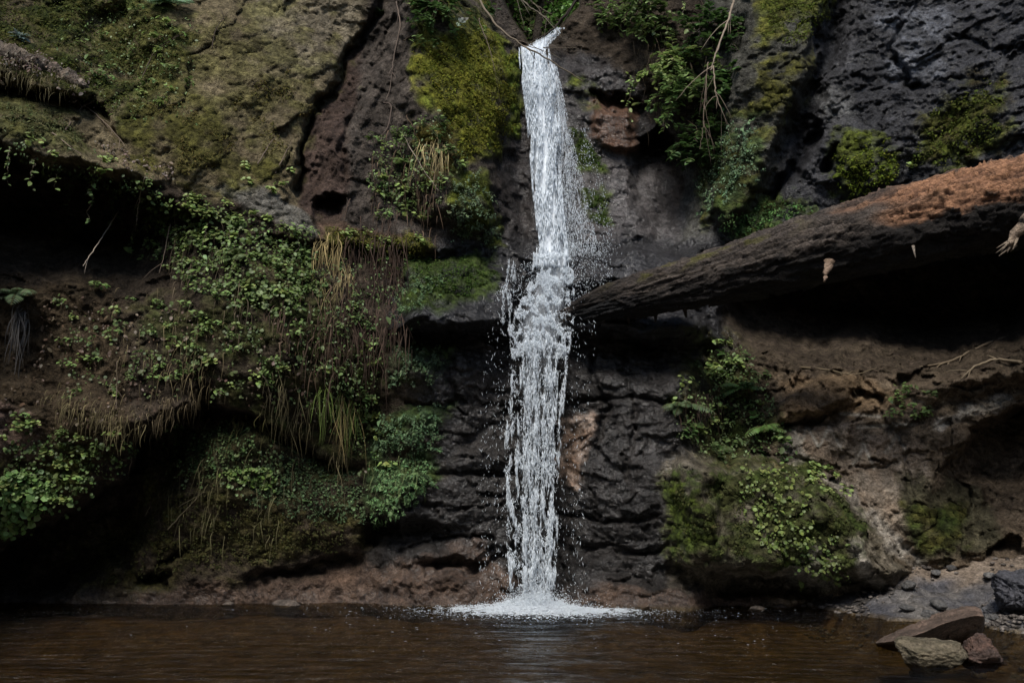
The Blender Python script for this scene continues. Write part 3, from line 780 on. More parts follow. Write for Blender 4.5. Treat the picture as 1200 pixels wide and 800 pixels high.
mbd = MB()
def drops(n, prof, yr, clump, sx, sy, lenr, widr, jit, out=(0.0, 0.35), col=(0.85, 0.9, 0.94), xpow=1.0, xskew=1.0):
    pr = np.asarray(prof, float)
    y = rng.uniform(yr[0], yr[1], n * 4); u = rng.random(n * 4)
    u = 0.5 + np.sign(u - 0.5) * 0.5 * np.abs(2 * u - 1) ** xpow
    u = u ** xskew
    x = np.interp(y, pr[:, 0], pr[:, 1]) * (1 - u) + np.interp(y, pr[:, 0], pr[:, 2]) * u
    k = fbm(x / sx, y / sy, 3.7, 3) > clump
    x, y = x[k][:n], y[k][:n]
    m = len(x)
    dep = ydep(x, y) - 0.08 - rng.uniform(*out, m)
    pos = at(x, y, dep)
    d = np.stack([rng.normal(0, jit, m), rng.normal(0, jit, m) - 0.05, -np.ones(m)], -1)
    R = frames(d, np.stack([rng.normal(0, .3, m), -np.ones(m), rng.normal(0, .3, m)], -1))
    L = rng.uniform(*lenr, m) * rng.uniform(0.4, 1, m); W = rng.uniform(*widr, m)
    mbd.inst(*OCT, local(pos), R, np.stack([W, L, W], -1), col)
CORE_W = [(y, a_ - 4, b_ + 5) for y, a_, b_ in CORE]
LOW_W = [(y, a_ - 5, b_ + 5) for y, a_, b_ in LOW]
FEED = [(33, 652, 662), (40, 642, 656), (48, 628, 648), (58, 612, 640)]
drops(420, [(304, 590, 604), (340, 586, 604), (380, 588, 608)], (304, 380), 0.05, 4, 30, (0.012, 0.05), (0.0016, 0.004), 0.15, (0, 0.06))
drops(700, FEED, (33, 60), -0.2, 4, 6, (0.01, 0.05), (0.002, 0.006), 0.5, (0, 0.1))
drops(11000, CORE_W, (58, 312), -0.25, 4, 50, (0.03, 0.14), (0.002, 0.006), 0.06)
drops(9000, VEIL, (78, 300), -0.35, 6, 45, (0.010, 0.04), (0.0018, 0.0045), 0.12, (0, 0.15), xskew=2.2)
drops(1500, [(150, 655, 690), (300, 655, 730)], (150, 300), -0.2, 9, 30, (0.010, 0.03), (0.0018, 0.004), 0.12, (0, 0.05), xskew=1.8)
drops(9500, LOW_W, (296, 420), -0.02, 8, 11, (0.010, 0.055), (0.002, 0.006), 0.6, xpow=1.3)
drops(4800, LOW_W, (390, 704), 0.22, 6, 34, (0.02, 0.11), (0.0016, 0.0042), 0.14, (0.0, 0.45), xpow=1.2)
drops(3200, LOW_W, (380, 704), 0.2, 9, 18, (0.008, 0.04), (0.002, 0.006), 0.5, (0.0, 0.45), xpow=1.1)
drops(1900, [(400, 615, 634), (550, 612, 632), (704, 612, 630)], (400, 704), -0.3, 5, 40, (0.02, 0.09), (0.002, 0.006), 0.12)
drops(1900, [(400, 640, 656), (550, 634, 650), (704, 630, 645)], (400, 704), -0.3, 5, 40, (0.02, 0.09), (0.002, 0.006), 0.12)
drops(2300, [(300, 605, 690), (360, 575, 700), (400, 570, 698), (500, 560, 688), (600, 560, 685), (704, 562, 690)], (310, 704), -9, 26, 50, (0.008, 0.05), (0.0012, 0.0036), 0.35, (0.0, 0.6), xpow=1.9)
drops(2200, [(288, 628, 715), (345, 580, 720)], (284, 352), -9, 10, 10, (0.006, 0.03), (0.0018, 0.005), 0.8, (0, 0.3), xpow=1.6)
obj("falling_drops", mbd.mesh("falling_drops", M_DROP), fall, kind="stuff")
# splash at the foot
mbs = MB()
def spl(n, rx, ry, cx, cy, hs, smin, smax, flat):
    ang = rng.uniform(0, 2 * PI, n); rad = np.abs(rng.normal(0, 1, n))
    px_ = rad * np.cos(ang) * rx + cx; py_ = rad * np.sin(ang) * ry + cy
    k = fbm(px_ / 0.16, py_ / 0.07, 2.2, 3) > -0.3 + 0.3 * (np.abs(px_ - cx) / rx)
    px_, py_ = px_[k], py_[k]; n = len(px_)
    hz = np.abs(rng.normal(0, hs, n)) * np.exp(-((px_ - cx) / (rx * 1.3)) ** 2)
    pos = np.stack([px_, py_, hz + 0.008], -1)
    d = np.stack([px_ * 1.5 + rng.normal(0, .5, n), rng.normal(0, .4, n), rng.uniform(-0.2, 1.0, n) * (1 - flat)], -1)
    s = rng.uniform(smin, smax, n) * (0.5 + np.exp(-((px_ - cx) / (rx * 1.2)) ** 2))
    mbs.inst(*OCT, pos, frames(d, np.tile([[0.1, -1 + flat, 0.2 + flat]], (n, 1))), np.stack([s, s * rng.uniform(1, 2.4, n), s * (0.8 - 0.5 * flat)], -1), (0.85, 0.9, 0.94))
spl(8000, 0.42, 0.16, 0.0, -0.30, 0.055, 0.003, 0.009, 0)
spl(46000, 0.74, 0.30, 0.06, -0.62, 0.014, 0.004, 0.013, 0.9)
spl(14000, 1.1, 0.46, 0.16, -0.78, 0.02, 0.002, 0.007, 0.9)
spl(5000, 0.8, 0.40, 0.10, -0.6, 0.12, 0.0014, 0.0045, 0)
spl(6000, 0.42, 0.2, 0.02, -0.4, 0.15, 0.0014, 0.004, 0)
obj("splash", mbs.mesh("splash", M_DROP), fall, kind="stuff")
# flecks of foam drifting on the pool
mbf = MB()
n = 240
fx = np.concatenate([rng.normal(0.15, 1.9, n)]); fy = -0.35 - np.abs(rng.normal(0, 1.4, n)) ** 1.3
s = rng.uniform(0.004, 0.014, n)
pos = np.stack([fx + SPL[0], fy + SPL[1], np.full(n, 0.004)], -1)
pos = pos[(pos[:, 1] > 5)]; n = len(pos); s = s[:n]
R = frames(np.tile([[1.0, 0, 0]], (n, 1)) + rng.normal(0, .1, (n, 3)) * [1, 1, 0], np.tile([[0, 0, 1.0]], (n, 1)))
mbf.inst(*OCT, pos, R, np.stack([s * 0.5, s * rng.uniform(0.8, 2.2, n), s * 0.12], -1), (0.8, 0.82, 0.82))
obj("foam_flecks", mbf.mesh("foam_flecks", M_DROP), kind="stuff", label="white foam flecks drifting on the brown pool", cat="foam")

# ------------------------------------------------------------------ fallen log
AX = np.array([(668, 370, 11.55, 5), (673, 367, 11.5, 9), (690, 361, 11.42, 13.5), (721, 352, 11.3, 19), (771, 341, 11.15, 24), (810, 332, 11.0, 27), (900, 307, 10.65, 34), (1000, 281, 10.15, 42), (1100, 255, 9.65, 50), (1200, 235, 9.2, 58), (1320, 208, 8.7, 66), (1480, 180, 8.1, 74)], float)
tq = np.linspace(0, 1, 620)
key = np.linspace(0, 1, len(AX)); key = (AX[:, 0] - AX[0, 0]) / (AX[-1, 0] - AX[0, 0])
pxl = [np.interp(tq, key, AX[:, i]) for i in range(4)]
kk = np.ones(15) / 15
sm1 = lambda c: np.convolve(np.pad(c, 7, 'edge'), kk, 'valid')
lx, ly, lY, lr = pxl[0], sm1(pxl[1]), sm1(pxl[2]), pxl[3]
axis = at(lx, ly, lY)
lrad = lr / FPX * lY
LOG0 = axis[310].copy()
T = np.gradient(axis, axis=0); T /= np.linalg.norm(T, axis=1)[:, None]
A_ = np.cross(T, [0, 0, 1.0]); A_ /= np.linalg.norm(A_, axis=1)[:, None]
B_ = np.cross(A_, T)
ns_ = 150
th = np.linspace(0, 2 * PI, ns_, endpoint=False)
TH, TT = np.meshgrid(th, np.cumsum(np.concatenate([[0], np.linalg.norm(np.diff(axis, axis=0), axis=1)])))
ct, st = np.cos(TH), np.sin(TH)
bare = sm((lx[:, None] + 60 * pn(ct * 2, st * 2, TT * 1.2) - 1025 + 30 * st) / 80)       # stripped orange part
ridge = ridged(ct * 2.6 + 0.25 * TT, st * 2.6, TT * 0.9, 4, 0.6)
flake = ridged(ct * 4.5 + 0.9 * TT, st * 4.5, TT * 3.0, 3, 0.6)
sq = np.arctan2(st, ct) * 0.45     # metres around the trunk, roughly
SQ, CQ = 0.45 * st, 0.45 * ct
wv = 0.05 * fbm(ct * 3, st * 3, TT * 2, 3)
lf1 = facet((CQ + wv) / 0.11, (SQ + wv) / 0.11, (TT + 1.3 * CQ) / 0.5, 7)
lf1b = facet((CQ + wv) / 0.10, (SQ + wv) / 0.10, (TT * 1.0 + 0.9 * SQ) / 0.20, 13)
lf2 = facet((CQ + wv) / 0.04, (SQ + wv) / 0.04, (TT + CQ) / 0.13, 19)
rr = lrad[:, None] * (1 + 0.05 * fbm(ct * 1.2, st * 1.2, TT * 0.5, 3)) + (1 - bare) * (0.030 * ridge + 0.026 * lf1 + 0.008 * lf2) + bare * (0.016 * flake + 0.030 * lf1b + 0.014 * lf2 - 0.035)
LV = axis[:, None] + rr[..., None] * (ct[..., None] * A_[:, None] + st[..., None] * B_[:, None])
lc = np.zeros(LV.shape); lc[:] = (0.050, 0.040, 0.033)
lnz = fbm(ct * 2, st * 2, TT * 2.4, 4)
lc *= np.clip(1 + 0.5 * lnz + 0.3 * np.clip(ridge, -1, 1) + 0.5 * lf1 + 0.4 * lf2, 0.25, 3)[..., None]
orange = np.array((0.34, 0.175, 0.095)); orange2 = np.array((0.10, 0.05, 0.032))
tt_ = np.clip(0.5 + 0.35 * flake + 0.4 * lf1b + 0.3 * lf2 + 0.3 * lnz, 0, 1)[..., None]
lc = lc * (1 - bare[..., None]) + bare[..., None] * (orange * tt_ + orange2 * (1 - tt_))
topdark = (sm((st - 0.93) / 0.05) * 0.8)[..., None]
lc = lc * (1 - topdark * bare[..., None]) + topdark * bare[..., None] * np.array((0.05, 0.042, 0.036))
undershade = (sm((-st - 0.12 + 0.25 * lnz + 0.1 * lf1b) / 0.22))[..., None]  # shade of the underside painted near-black into the log's colour
lc = lc * (1 - undershade) + undershade * np.array((0.016, 0.013, 0.011))
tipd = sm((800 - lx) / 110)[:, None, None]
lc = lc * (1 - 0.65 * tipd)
mossl = (sm((st - 0.2) / 0.5) * sm(lnz * 2 - 0.1) * (1 - bare) * sm((lx[:, None] - 700) / 60) * (1 - sm((lx[:, None] - 900) / 80)))[..., None]
lc = lc * (1 - mossl) + mossl * np.array((0.075, 0.07, 0.018))
log = bpy.data.objects.new("fallen_log", None); COL.objects.link(log); log.location = tuple(LOG0)
log["label"] = "huge fallen log slanting in from the right, dark bark on its lower end and bare orange wood above"
log["label"] = "huge fallen log slanting down from the right, dark bark turning to bare orange wood"
log["category"] = "log"
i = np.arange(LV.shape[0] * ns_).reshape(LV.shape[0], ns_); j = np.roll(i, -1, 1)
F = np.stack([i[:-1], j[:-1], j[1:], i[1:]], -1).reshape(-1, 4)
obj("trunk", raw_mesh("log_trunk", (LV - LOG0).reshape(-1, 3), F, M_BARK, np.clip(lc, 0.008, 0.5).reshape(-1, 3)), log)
mb = MB()   # broken tip of the log
tipc = axis[0] - LOG0
for k in range(26):
    a = rng.uniform(0, 2 * PI); q = rng.uniform(0.2, 1) * lrad[3]
    p0 = axis[10] - LOG0 + q * (math.cos(a) * A_[0] + math.sin(a) * B_[0])
    mb.tube([p0, p0 - T[0] * 0.16, p0 - T[0] * rng.uniform(0.2, 0.42) + rng.normal(0, .02, 3)], [0.035, 0.024, 0.004], np.array((0.05, 0.036, 0.028)) * rng.uniform(0.6, 1.3), 5)
obj("broken_end", mb.mesh("broken_end", M_BARK), log)
def stub(px, py, Y, dpx, dpy, dy, r0, c, name="branch_stub", seg=6):
    p0, p1 = at(px, py, Y), at(px + dpx, py + dpy, Y + dy)
    t = np.linspace(0, 1, seg)[:, None]
    pts = p0 * (1 - t) + p1 * t + rng.normal(0, r0 * 0.12, (seg, 3)) * np.sin(t * PI)
    m_ = MB(); m_.tube(pts - LOG0, r0 * np.linspace(1, 0.25, seg) * rng.uniform(0.92, 1.08, seg), c, 9)
    return obj(name, m_.mesh(name, M_BARK), log)
for a in ((690, 366, 11.7, 6, 30, 0.1, .07), (735, 362, 11.45, 2, 18, 0, .05), (770, 356, 11.3, -2, 22, 0, .05), (800, 348, 11.1, 4, 24, 0, .06), (836, 340, 10.9, -5, 20, 0, .04)):
    stub(*a, (0.035, 0.026, 0.02))
stub(972, 306, 9.75, -6, 24, -0.05, .07, (0.27, 0.19, 0.135), "splintered_stub")
stub(1070, 288, 9.3, 3, 14, -0.02, .02, (0.3, 0.25, 0.2), "pale_splinter")
stub(727, 358, 11.2, 9, -6, -0.05, .022, (0.5, 0.46, 0.4), "pale_splinter")
# a pale broken branch at the right
mb = MB()
b0, b1 = at(1178, 288, 8.7), at(1240, 225, 8.3)
t = np.linspace(0, 1, 14)[:, None]
pts = b0 * (1 - t) + b1 * t + 0.02 * rng.normal(0, 1, (14, 3))
BR0 = b0
mb.tube(pts - BR0, 0.10 * np.interp(t[:, 0], [0, 0.3, 1], [0.25, 0.7, 1.2]), (0.30, 0.225, 0.165), 10)
for k in range(12):
    p0 = pts[2] - BR0 + rng.normal(0, .03, 3)
    mb.tube([p0, p0 + (b0 - b1) * rng.uniform(0.1, 0.3) + rng.normal(0, .03, 3)], [0.02, 0.003], (0.33, 0.26, 0.19), 5)
obj("broken_branch", mb.mesh("broken_branch", M_BARK), None, BR0, "pale splintered branch end below the log at the picture's right edge", "branch")

# ------------------------------------------------------------------ rocks in the water and on the bank
def icos(sub):
    import bmesh
    bm = bmesh.new(); bmesh.ops.create_icosphere(bm, subdivisions=sub, radius=1)
    V = np.array([v.co[:] for v in bm.verts]); F = np.array([[v.index for v in f.verts] for f in bm.faces]); bm.free()
    return V, F
ICO5, ICO3, ICO1 = icos(6), icos(3), icos(1)
def rock(name, pos, size, rot, col, col2, label, cat, seed, amp=0.25, flat=0.0, tmpl=None, group=None, facet=0.5, uc=0.0):
    V, F = tmpl or ICO5
    n = V.copy()
    # facets: cut by random planes
    r_ = np.random.default_rng(seed)
    for k in range(14):
        pl = r_.normal(size=3); pl /= np.linalg.norm(pl); dist = r_.uniform(0.55, 0.9)
        h = np.maximum(n @ pl - dist, 0)
        n = n - facet * 1.6 * h[:, None] * pl
    f = 1 + amp * fbm(V[:, 0] * 1.3 + seed, V[:, 1] * 1.3, V[:, 2] * 1.3, 3) + 0.10 * ridged(V[:, 0] * 3 + seed, V[:, 1] * 3, V[:, 2] * 5, 4) * amp / 0.25
    n = n * f[:, None] * np.asarray(size)
    if flat: n[:, 2] = np.minimum(n[:, 2], flat + 0.25 * (n[:, 2] - flat))
    Rm = np.array(Matrix.Rotation(rot[2], 3, 'Z') @ Matrix.Rotation(rot[1], 3, 'Y') @ Matrix.Rotation(rot[0], 3, 'X'))
    n = n @ Rm.T
    if uc: n[:, 1] += uc * np.maximum(0.10 - n[:, 2] + 0.3 * n[:, 0], 0)
    cz = np.clip(0.5 + fbm(V[:, 0] * 2 + seed, V[:, 1] * 2, V[:, 2] * 2, 4), 0, 1)[:, None]
    c = np.asarray(col) * (1 - cz) + np.asarray(col2) * cz
    return obj(name, raw_mesh(name, n, F, M_STONE, c), None, pos, label, cat, group)
nu_ = 110
uq = np.linspace(0, 1, nu_)
def edge(pts, Y):
    a_ = np.asarray(pts, float); k_ = np.linspace(0, 1, len(a_))
    return at(catmull(k_, a_[:, 0], uq), catmull(k_, a_[:, 1], uq), np.full(nu_, Y) + 0.05 * fbm(uq * 4, Y, 0.3, 3))
eF = edge([(1024, 753), (1050, 750), (1080, 741), (1110, 729), (1140, 721), (1156, 722)], 8.0)
eB = edge([(1026, 750), (1052, 739), (1085, 724), (1115, 714), (1140, 711), (1153, 716)], 8.6)
eU = edge([(1028, 757), (1052, 764), (1085, 765), (1115, 762), (1140, 756), (1153, 742)], 8.78)
eK = edge([(1028, 757), (1052, 758), (1085, 756), (1115, 752), (1140, 746), (1153, 738)], 8.95)
loop = [eB, 0.5 * eB + 0.5 * eF, eF, 0.85 * eF + 0.15 * eU, 0.45 * eF + 0.55 * eU, eU, eK]
tl_ = np.linspace(0, len(loop), 64, endpoint=False); SL = []
for t_ in tl_:
    i_ = int(t_); f_ = t_ - i_; f_ = f_ if i_ in (1, 2) else f_
    SL.append(loop[i_] * (1 - f_) + loop[(i_ + 1) % len(loop)] * f_)
SL = np.stack(SL, 1); cen = SL.mean(1, keepdims=True)
dirn = norm_ = (SL - cen) / (np.linalg.norm(SL - cen, axis=-1)[..., None] + 1e-9)
taper = (np.clip(np.minimum(uq, 1 - uq) / 0.05, 0, 1) ** 0.5)[:, None, None]
SL = cen + (SL - cen) * taper
SL = SL + dirn * (0.03 * fbm(SL[..., 0] / 0.3, SL[..., 1] / 0.3, SL[..., 2] / 0.15, 4) + 0.018 * facet(SL[..., 0] / 0.16, SL[..., 1] / 0.16, SL[..., 2] / 0.07, 5))[..., None] * taper
ii = np.arange(nu_ * 64).reshape(nu_, 64); jj = np.roll(ii, -1, 1)
sc_ = np.clip(0.5 + fbm(SL[..., 0] / 0.2, SL[..., 1] / 0.2, SL[..., 2] / 0.2, 4), 0, 1)[..., None]
S0 = SL.mean((0, 1)); S0[2] = 0
obj("rock_slab", raw_mesh("rock_slab", (SL - S0).reshape(-1, 3), np.stack([ii[:-1], jj[:-1], jj[1:], ii[1:]], -1).reshape(-1, 4), M_STONE,
    (np.array((0.15, 0.105, 0.08)) * sc_ + np.array((0.08, 0.058, 0.045)) * (1 - sc_)).reshape(-1, 3)), None, S0, "long flat brown slab tilting out of the pool by the bank", "rock")
p = on_plane(1098, 778)
rock("rock", (p[0], p[1] + 0.1, 0.05), (0.33, 0.24, 0.19), (0, 0.05, 0.3), (0.15, 0.125, 0.085), (0.07, 0.06, 0.038), "rounded pale mossy rock in the water below the tilted slab", "rock", 8, 0.12)
p = on_plane(1158, 776)
rock("rock", (p[0], p[1] + 0.1, 0.04), (0.19, 0.18, 0.16), (0, 0, 0.3), (0.10, 0.06, 0.045), (0.065, 0.045, 0.038), "lumpy reddish brown rock right of the mossy one in the water", "rock", 21, 0.25)
rock("boulder", at(1203, 698, 9.6), (0.42, 0.36, 0.24), (0, 0, 0.4), (0.045, 0.046, 0.054), (0.07, 0.07, 0.08), "dark bluish boulder lying on the stone bank at the right edge", "rock", 5, 0.25)
p = on_plane(1170, 728)
rock("rock", (p[0], p[1], 0.13), (0.22, 0.16, 0.12), (0, 0, 0.2), (0.15, 0.15, 0.16), (0.1, 0.1, 0.11), "small pale grey rock at the water's edge behind the slab", "rock", 31, 0.2)
for k in range(26):
    q = rng.random()
    px = rng.uniform(1040, 1200); py = rng.uniform(683, 722) if q < 0.6 else rng.uniform(712, 738)
    p = on_plane(px, py, 0.12)
    z = ground_z(p[0], p[1]); s_ = rng.uniform(0.035, 0.10)
    g_ = rng.uniform(0.08, 0.17)
    rock("stone", (p[0], p[1], z + s_ * 0.3), (s_ * 1.4, s_, s_ * 0.7), (0, 0, rng.uniform(0, 3)), (g_, g_ * 0.95, g_ * 0.9), (g_ * 0.7,) * 3, "small loose stone scattered on the bank by the tilted slab", "stone", 50 + k, 0.2, 0, ICO3, "loose stones on the bank")

mb = MB()
for (pa, pb, n_, sp) in (((1000, 712), (1100, 700), 260, 9), ((1150, 722), (1215, 735), 320, 9), ((930, 706), (1010, 716), 140, 4), ((1060, 690), (1200, 705), 160, 12)):
    for k in range(n_):
        t = rng.random(); q_ = on_plane(pa[0] + (pb[0] - pa[0]) * t, pa[1] + (pb[1] - pa[1]) * t + rng.normal(0, sp * 0.5), 0.06)
        s_ = rng.uniform(0.008, 0.03); g_ = rng.uniform(0.05, 0.2)
        V = ICO1[0] * np.array([s_ * 1.4, s_, s_ * 0.7]) * rng.uniform(0.7, 1.3, (len(ICO1[0]), 1)) + [q_[0], q_[1], ground_z(q_[0], q_[1]) + s_ * 0.3]
        mb.add(V, ICO1[1], np.array((g_, g_ * 0.88, g_ * 0.78)))
obj("gravel", mb.mesh("gravel", M_STONE, False), None, None, "loose gravel and grit lying on the stone bank", "gravel", None, "stuff")
for k in range(34):
    px = rng.uniform(60, 560) if k < 20 else rng.uniform(690, 1010)
    q_ = on_plane(px, rng.uniform(703, 708) + (5 if px > 880 else 0), 0.0); s_ = rng.uniform(0.04, 0.13); g_ = rng.uniform(0.05, 0.12)
    rock("stone", (q_[0], q_[1], 0.0), (s_ * 1.7, s_ * 1.2, s_ * 0.6), (0, 0, rng.uniform(-.4, .4)), (g_, g_ * 0.8, g_ * 0.66), (g_ * 0.6, g_ * 0.5, g_ * 0.42),
         "small half sunk stone along the waterline at the foot of the cliff", "stone", 150 + k, 0.2, 0, ICO3, "stones along the foot of the cliff")

# ------------------------------------------------------------------ plants
def norm(v): return v / (np.linalg.norm(v, axis=-1)[..., None] + 1e-9)
G_LIGHT, G_MID, G_DARK = np.array((0.23, 0.31, 0.095)), np.array((0.145, 0.215, 0.068)), np.array((0.06, 0.11, 0.032))
def rcol(base_, n, j=0.3):
    return np.asarray(base_) * (1 + rng.uniform(-j, j, (n, 1))) * (1 + rng.uniform(-0.12, 0.12, (n, 3)))


def sprig_mesh(name, nl, spread, size, base_, tmpl, hang=0.0):
    """a little plant growing out of a wall; local axes: -Y is away from the wall, Z is up"""
    mb = MB()
    for k in range(max(3, nl // 5)):
        d = np.array([rng.normal(0, 0.7), -rng.uniform(0.4, 1), rng.uniform(-0.2, 0.8) - hang]); d /= np.linalg.norm(d)
        t = np.linspace(0, 1, 5)[:, None]
        pts = t * d * spread * rng.uniform(0.7, 1.2) + t * t * np.array([0, 0, -0.25 - hang]) * spread
        mb.tube(pts, np.linspace(0.004, 0.002, 5), (0.07, 0.075, 0.03), 4, False)
        m = max(3, nl // max(3, nl // 5))
        q = rng.uniform(0.35, 1.05, m)
        pos = np.stack([np.interp(q, t[:, 0], pts[:, i]) for i in range(3)], -1) + rng.normal(0, spread * 0.13, (m, 3))
        nr = norm(np.stack([rng.normal(0, .35, m), rng.normal(-0.45, .3, m), rng.uniform(0.5, 1.2, m)], -1))
        dr = norm(np.stack([rng.normal(0, 1, m), rng.normal(-0.5, .6, m), rng.normal(-0.1, .3, m)], -1))
        mb.inst(*tmpl, pos, frames(dr, nr), size * rng.uniform(0.6, 1.25, m), rcol(base_, m))
    return mb.mesh(name, M_LEAF)


SPRIGS = {
    'round': [sprig_mesh("sprig", n_, 0.14, 0.062, G_LIGHT, LEAF_ROUND) for n_ in (12, 15, 20, 26)],
    'oval': [sprig_mesh("sprig", n_, 0.16, 0.072, G_MID, LEAF_OVAL) for n_ in (14, 18, 22, 28)],
    'dark': [sprig_mesh("sprig", n_, 0.17, 0.075, G_DARK, LEAF_OVAL, 0.3) for n_ in (12, 18, 24)],
}
count = {}
def place(me, name, px, py, label, cat, group=None, s=1.0, off=0.02, rz=None):
    p = surf(px, py); nn = nrm(px, py)
    o = obj(name, me, None, p + nn * off, label, cat, group)
    yaw = math.atan2(nn[0], -nn[1]) * 0.6
    o.rotation_euler = (0, 0, (yaw if rz is None else rz) + rng.normal(0, 0.4))
    o.scale = (s,) * 3
    return o
def inside(poly, n):
    poly = np.asarray(poly, float); lo, hi = poly.min(0), poly.max(0); out = []
    while len(out) < n:
        q = rng.uniform(lo, hi, (n * 3, 2)); q = q[sdf(poly, q[:, 0], q[:, 1]) > 0]
        out += list(q)
    return np.array(out[:n])
def sprigs(poly, n, kinds, label, group, s=(0.7, 1.3), name="leafy_sprig"):
    for (x, y) in inside(poly, n):
        kd = random.choice(kinds)
        place(random.choice(SPRIGS[kd]), name, x, y, label, "plant", group, rng.uniform(*s))

sprigs([(90, 0), (175, 5), (240, 60), (215, 150), (150, 120), (80, 80)], 26, ['oval', 'round'], "small green sprig on the shaded moss of the upper left wall", "sprigs on the upper left wall", (0.6, 1.1))
sprigs([(20, 150), (120, 175), (190, 215), (160, 235), (60, 215), (10, 190)], 12, ['round', 'oval'], "small sprig hanging over the mouth of the dark left hollow", "sprigs over the left hollow", (0.7, 1.1))
sprigs([(160, 225), (260, 230), (370, 270), (375, 340), (320, 370), (220, 335), (170, 300)], 60, ['round', 'oval'], "bright sprig in the thick growth hanging below the pale ledge", "sprigs below the pale ledge", (0.6, 1.15))
sprigs([(60, 330), (220, 340), (370, 380), (330, 470), (220, 455), (80, 470)], 60, ['round', 'oval', 'oval'], "low sprig growing on the earthy left slope", "sprigs on the earthy left slope", (0.5, 1.0))
sprigs([(370, 380), (420, 330), (460, 420), (440, 560), (395, 500)], 26, ['oval', 'dark', 'round'], "green sprig among the dry hanging stems", "sprigs among the hanging stems", (0.6, 1.1))
sprigs([(0, 480), (90, 500), (165, 500), (120, 560), (40, 610), (0, 630)], 34, ['round', 'oval'], "sprig on the jutting mossy shelf at the left edge", "sprigs on the left shelf", (0.5, 1.0))
sprigs([(290, 185), (345, 200), (330, 230), (280, 215)], 7, ['round'], "little sprig sprouting above the pale rounded ledge", "sprigs above the pale ledge", (0.6, 1.0))
sprigs([(430, 165), (520, 130), (545, 190), (520, 255), (440, 260)], 36, ['oval', 'dark', 'round'], "leafy sprig on the side of the mossy pillar left of the falls", "sprigs on the mossy pillar", (0.6, 1.2))
sprigs([(470, -10), (590, -10), (570, 40), (490, 60)], 22, ['dark', 'oval'], "dark leafy sprig at the top of the mossy pillar", "sprigs on top of the pillar", (0.7, 1.4))
sprigs([(390, 262), (500, 280), (490, 310), (400, 300)], 16, ['round'], "yellow green sprig along the ledge left of the falls", "sprigs along the ledge", (0.5, 0.9))
sprigs([(785, 455), (845, 385), (900, 440), (930, 530), (850, 550), (790, 510)], 44, ['dark', 'oval', 'round'], "fern green sprig in the clump below the log's lower end", "sprigs in the clump below the log", (0.7, 1.35))
sprigs([(1040, 450), (1095, 460), (1090, 490), (1050, 490)], 9, ['oval'], "dark green sprig in the shadow under the big log", "sprigs under the log", (0.6, 1.1))
sprigs([(925, 530), (960, 540), (1000, 575), (985, 590), (940, 560)], 12, ['round'], "bright sprig along the pale rock rib at the lower right", "sprigs on the pale rib", (0.6, 1.0))
for (x, y, s, lab) in ((455, 545, 1.0, "bright round leaved sprig on top of the green moss cushion"), (1062, 195, 0.8, "tiny sprig on the moss above the log"), (330, 345, 1.0, "lone sprig at the left end of the dark fern curtain")):
    place(SPRIGS['round'][2], "leafy_sprig", x, y, lab, "plant", None, s)
place(sprig_mesh("silver_plant", 26, 0.12, 0.12, (0.3, 0.4, 0.36), LEAF_OVAL), "silver_plant", 21, 48, "silvery blue leaved plant on the wall at the top left corner", "plant")
place(sprig_mesh("silver_plant", 10, 0.16, 0.14, (0.42, 0.48, 0.42), LEAF_OVAL), "silver_plant", 534, 30, "pale silvery leaf tuft near the top of the mossy pillar", "plant")


def frond(mb, p0, d, length, up_, base_, npin=16, wid=0.28, droop=0.5, tmpl=None):
    tmpl = tmpl or LEAF_LONG
    t = np.linspace(0, 1, npin)
    pts = p0 + t[:, None] * d * length + (t ** 2)[:, None] * np.array([0, 0, -droop * length])
    mb.tube(pts, np.linspace(0.006, 0.002, npin), (0.09, 0.075, 0.03), 4, False)
    Tg = norm(np.gradient(pts, axis=0)); sd = norm(np.cross(Tg, up_)); nn = np.cross(sd, Tg)
    w = wid * length * np.sin(PI * np.clip(t * 0.9 + 0.12, 0, 1)) ** 0.8
    for sg in (-1, 1):
        dr = norm(sd * sg + Tg * 0.45 + np.array([0, 0, -0.15]))[1:]
        mb.inst(*tmpl, pts[1:], frames(dr, nn[1:] + rng.normal(0, .12, (npin - 1, 3))), w[1:, None] * np.array([[1.0, 1.0, 1.0]]), rcol(base_, npin - 1, 0.2))
def fern_mesh(nf, length, base_, wid=0.26, droop=0.6):
    mb = MB()
    for k in range(nf):
        a = rng.uniform(-1.2, 1.2)
        d = norm(np.array([math.sin(a), -math.cos(a) * 0.8, rng.uniform(0.0, 0.7)]))
        frond(mb, np.zeros(3), d, length * rng.uniform(0.7, 1.1), np.array([0, -0.4, 1.0]), base_, 15, wid, droop)
    return mb.mesh("fern", M_LEAF)
for (x, y, L, b, lab) in ((22, 345, 0.5, (0.085, 0.12, 0.06), "grey green fern on the rock at the left edge below the hollow"),
                          (285, 302, 0.45, (0.10, 0.14, 0.05), "pale fern hanging in the growth below the pale ledge"),
                          (470, 190, 0.42, (0.08, 0.12, 0.03), "fern drooping from the left side of the mossy pillar"),
                          (505, 12, 0.5, (0.06, 0.12, 0.03), "dark fern at the very top of the mossy pillar"),
                          (205, 8, 0.5, (0.12, 0.19, 0.10), "pale fern at the top of the upper left wall"),
                          (440, 20, 0.4, (0.05, 0.08, 0.025), "small dark fern in the top of the brown fissure"),
                          (870, 455, 0.5, (0.055, 0.10, 0.03), "fern under the lower end of the log"),
                          (800, 480, 0.5, (0.06, 0.09, 0.04), "greyish fern at the left of the clump below the log"),
                          (900, 500, 0.45, (0.10, 0.17, 0.045), "light green fern at the right of the clump below the log"),
                          (845, 525, 0.42, (0.08, 0.12, 0.04), "fern drooping at the bottom of the clump below the log")):
    place(fern_mesh(8, L, b), "fern", x, y, lab, "fern", None, 1.0, 0.03)


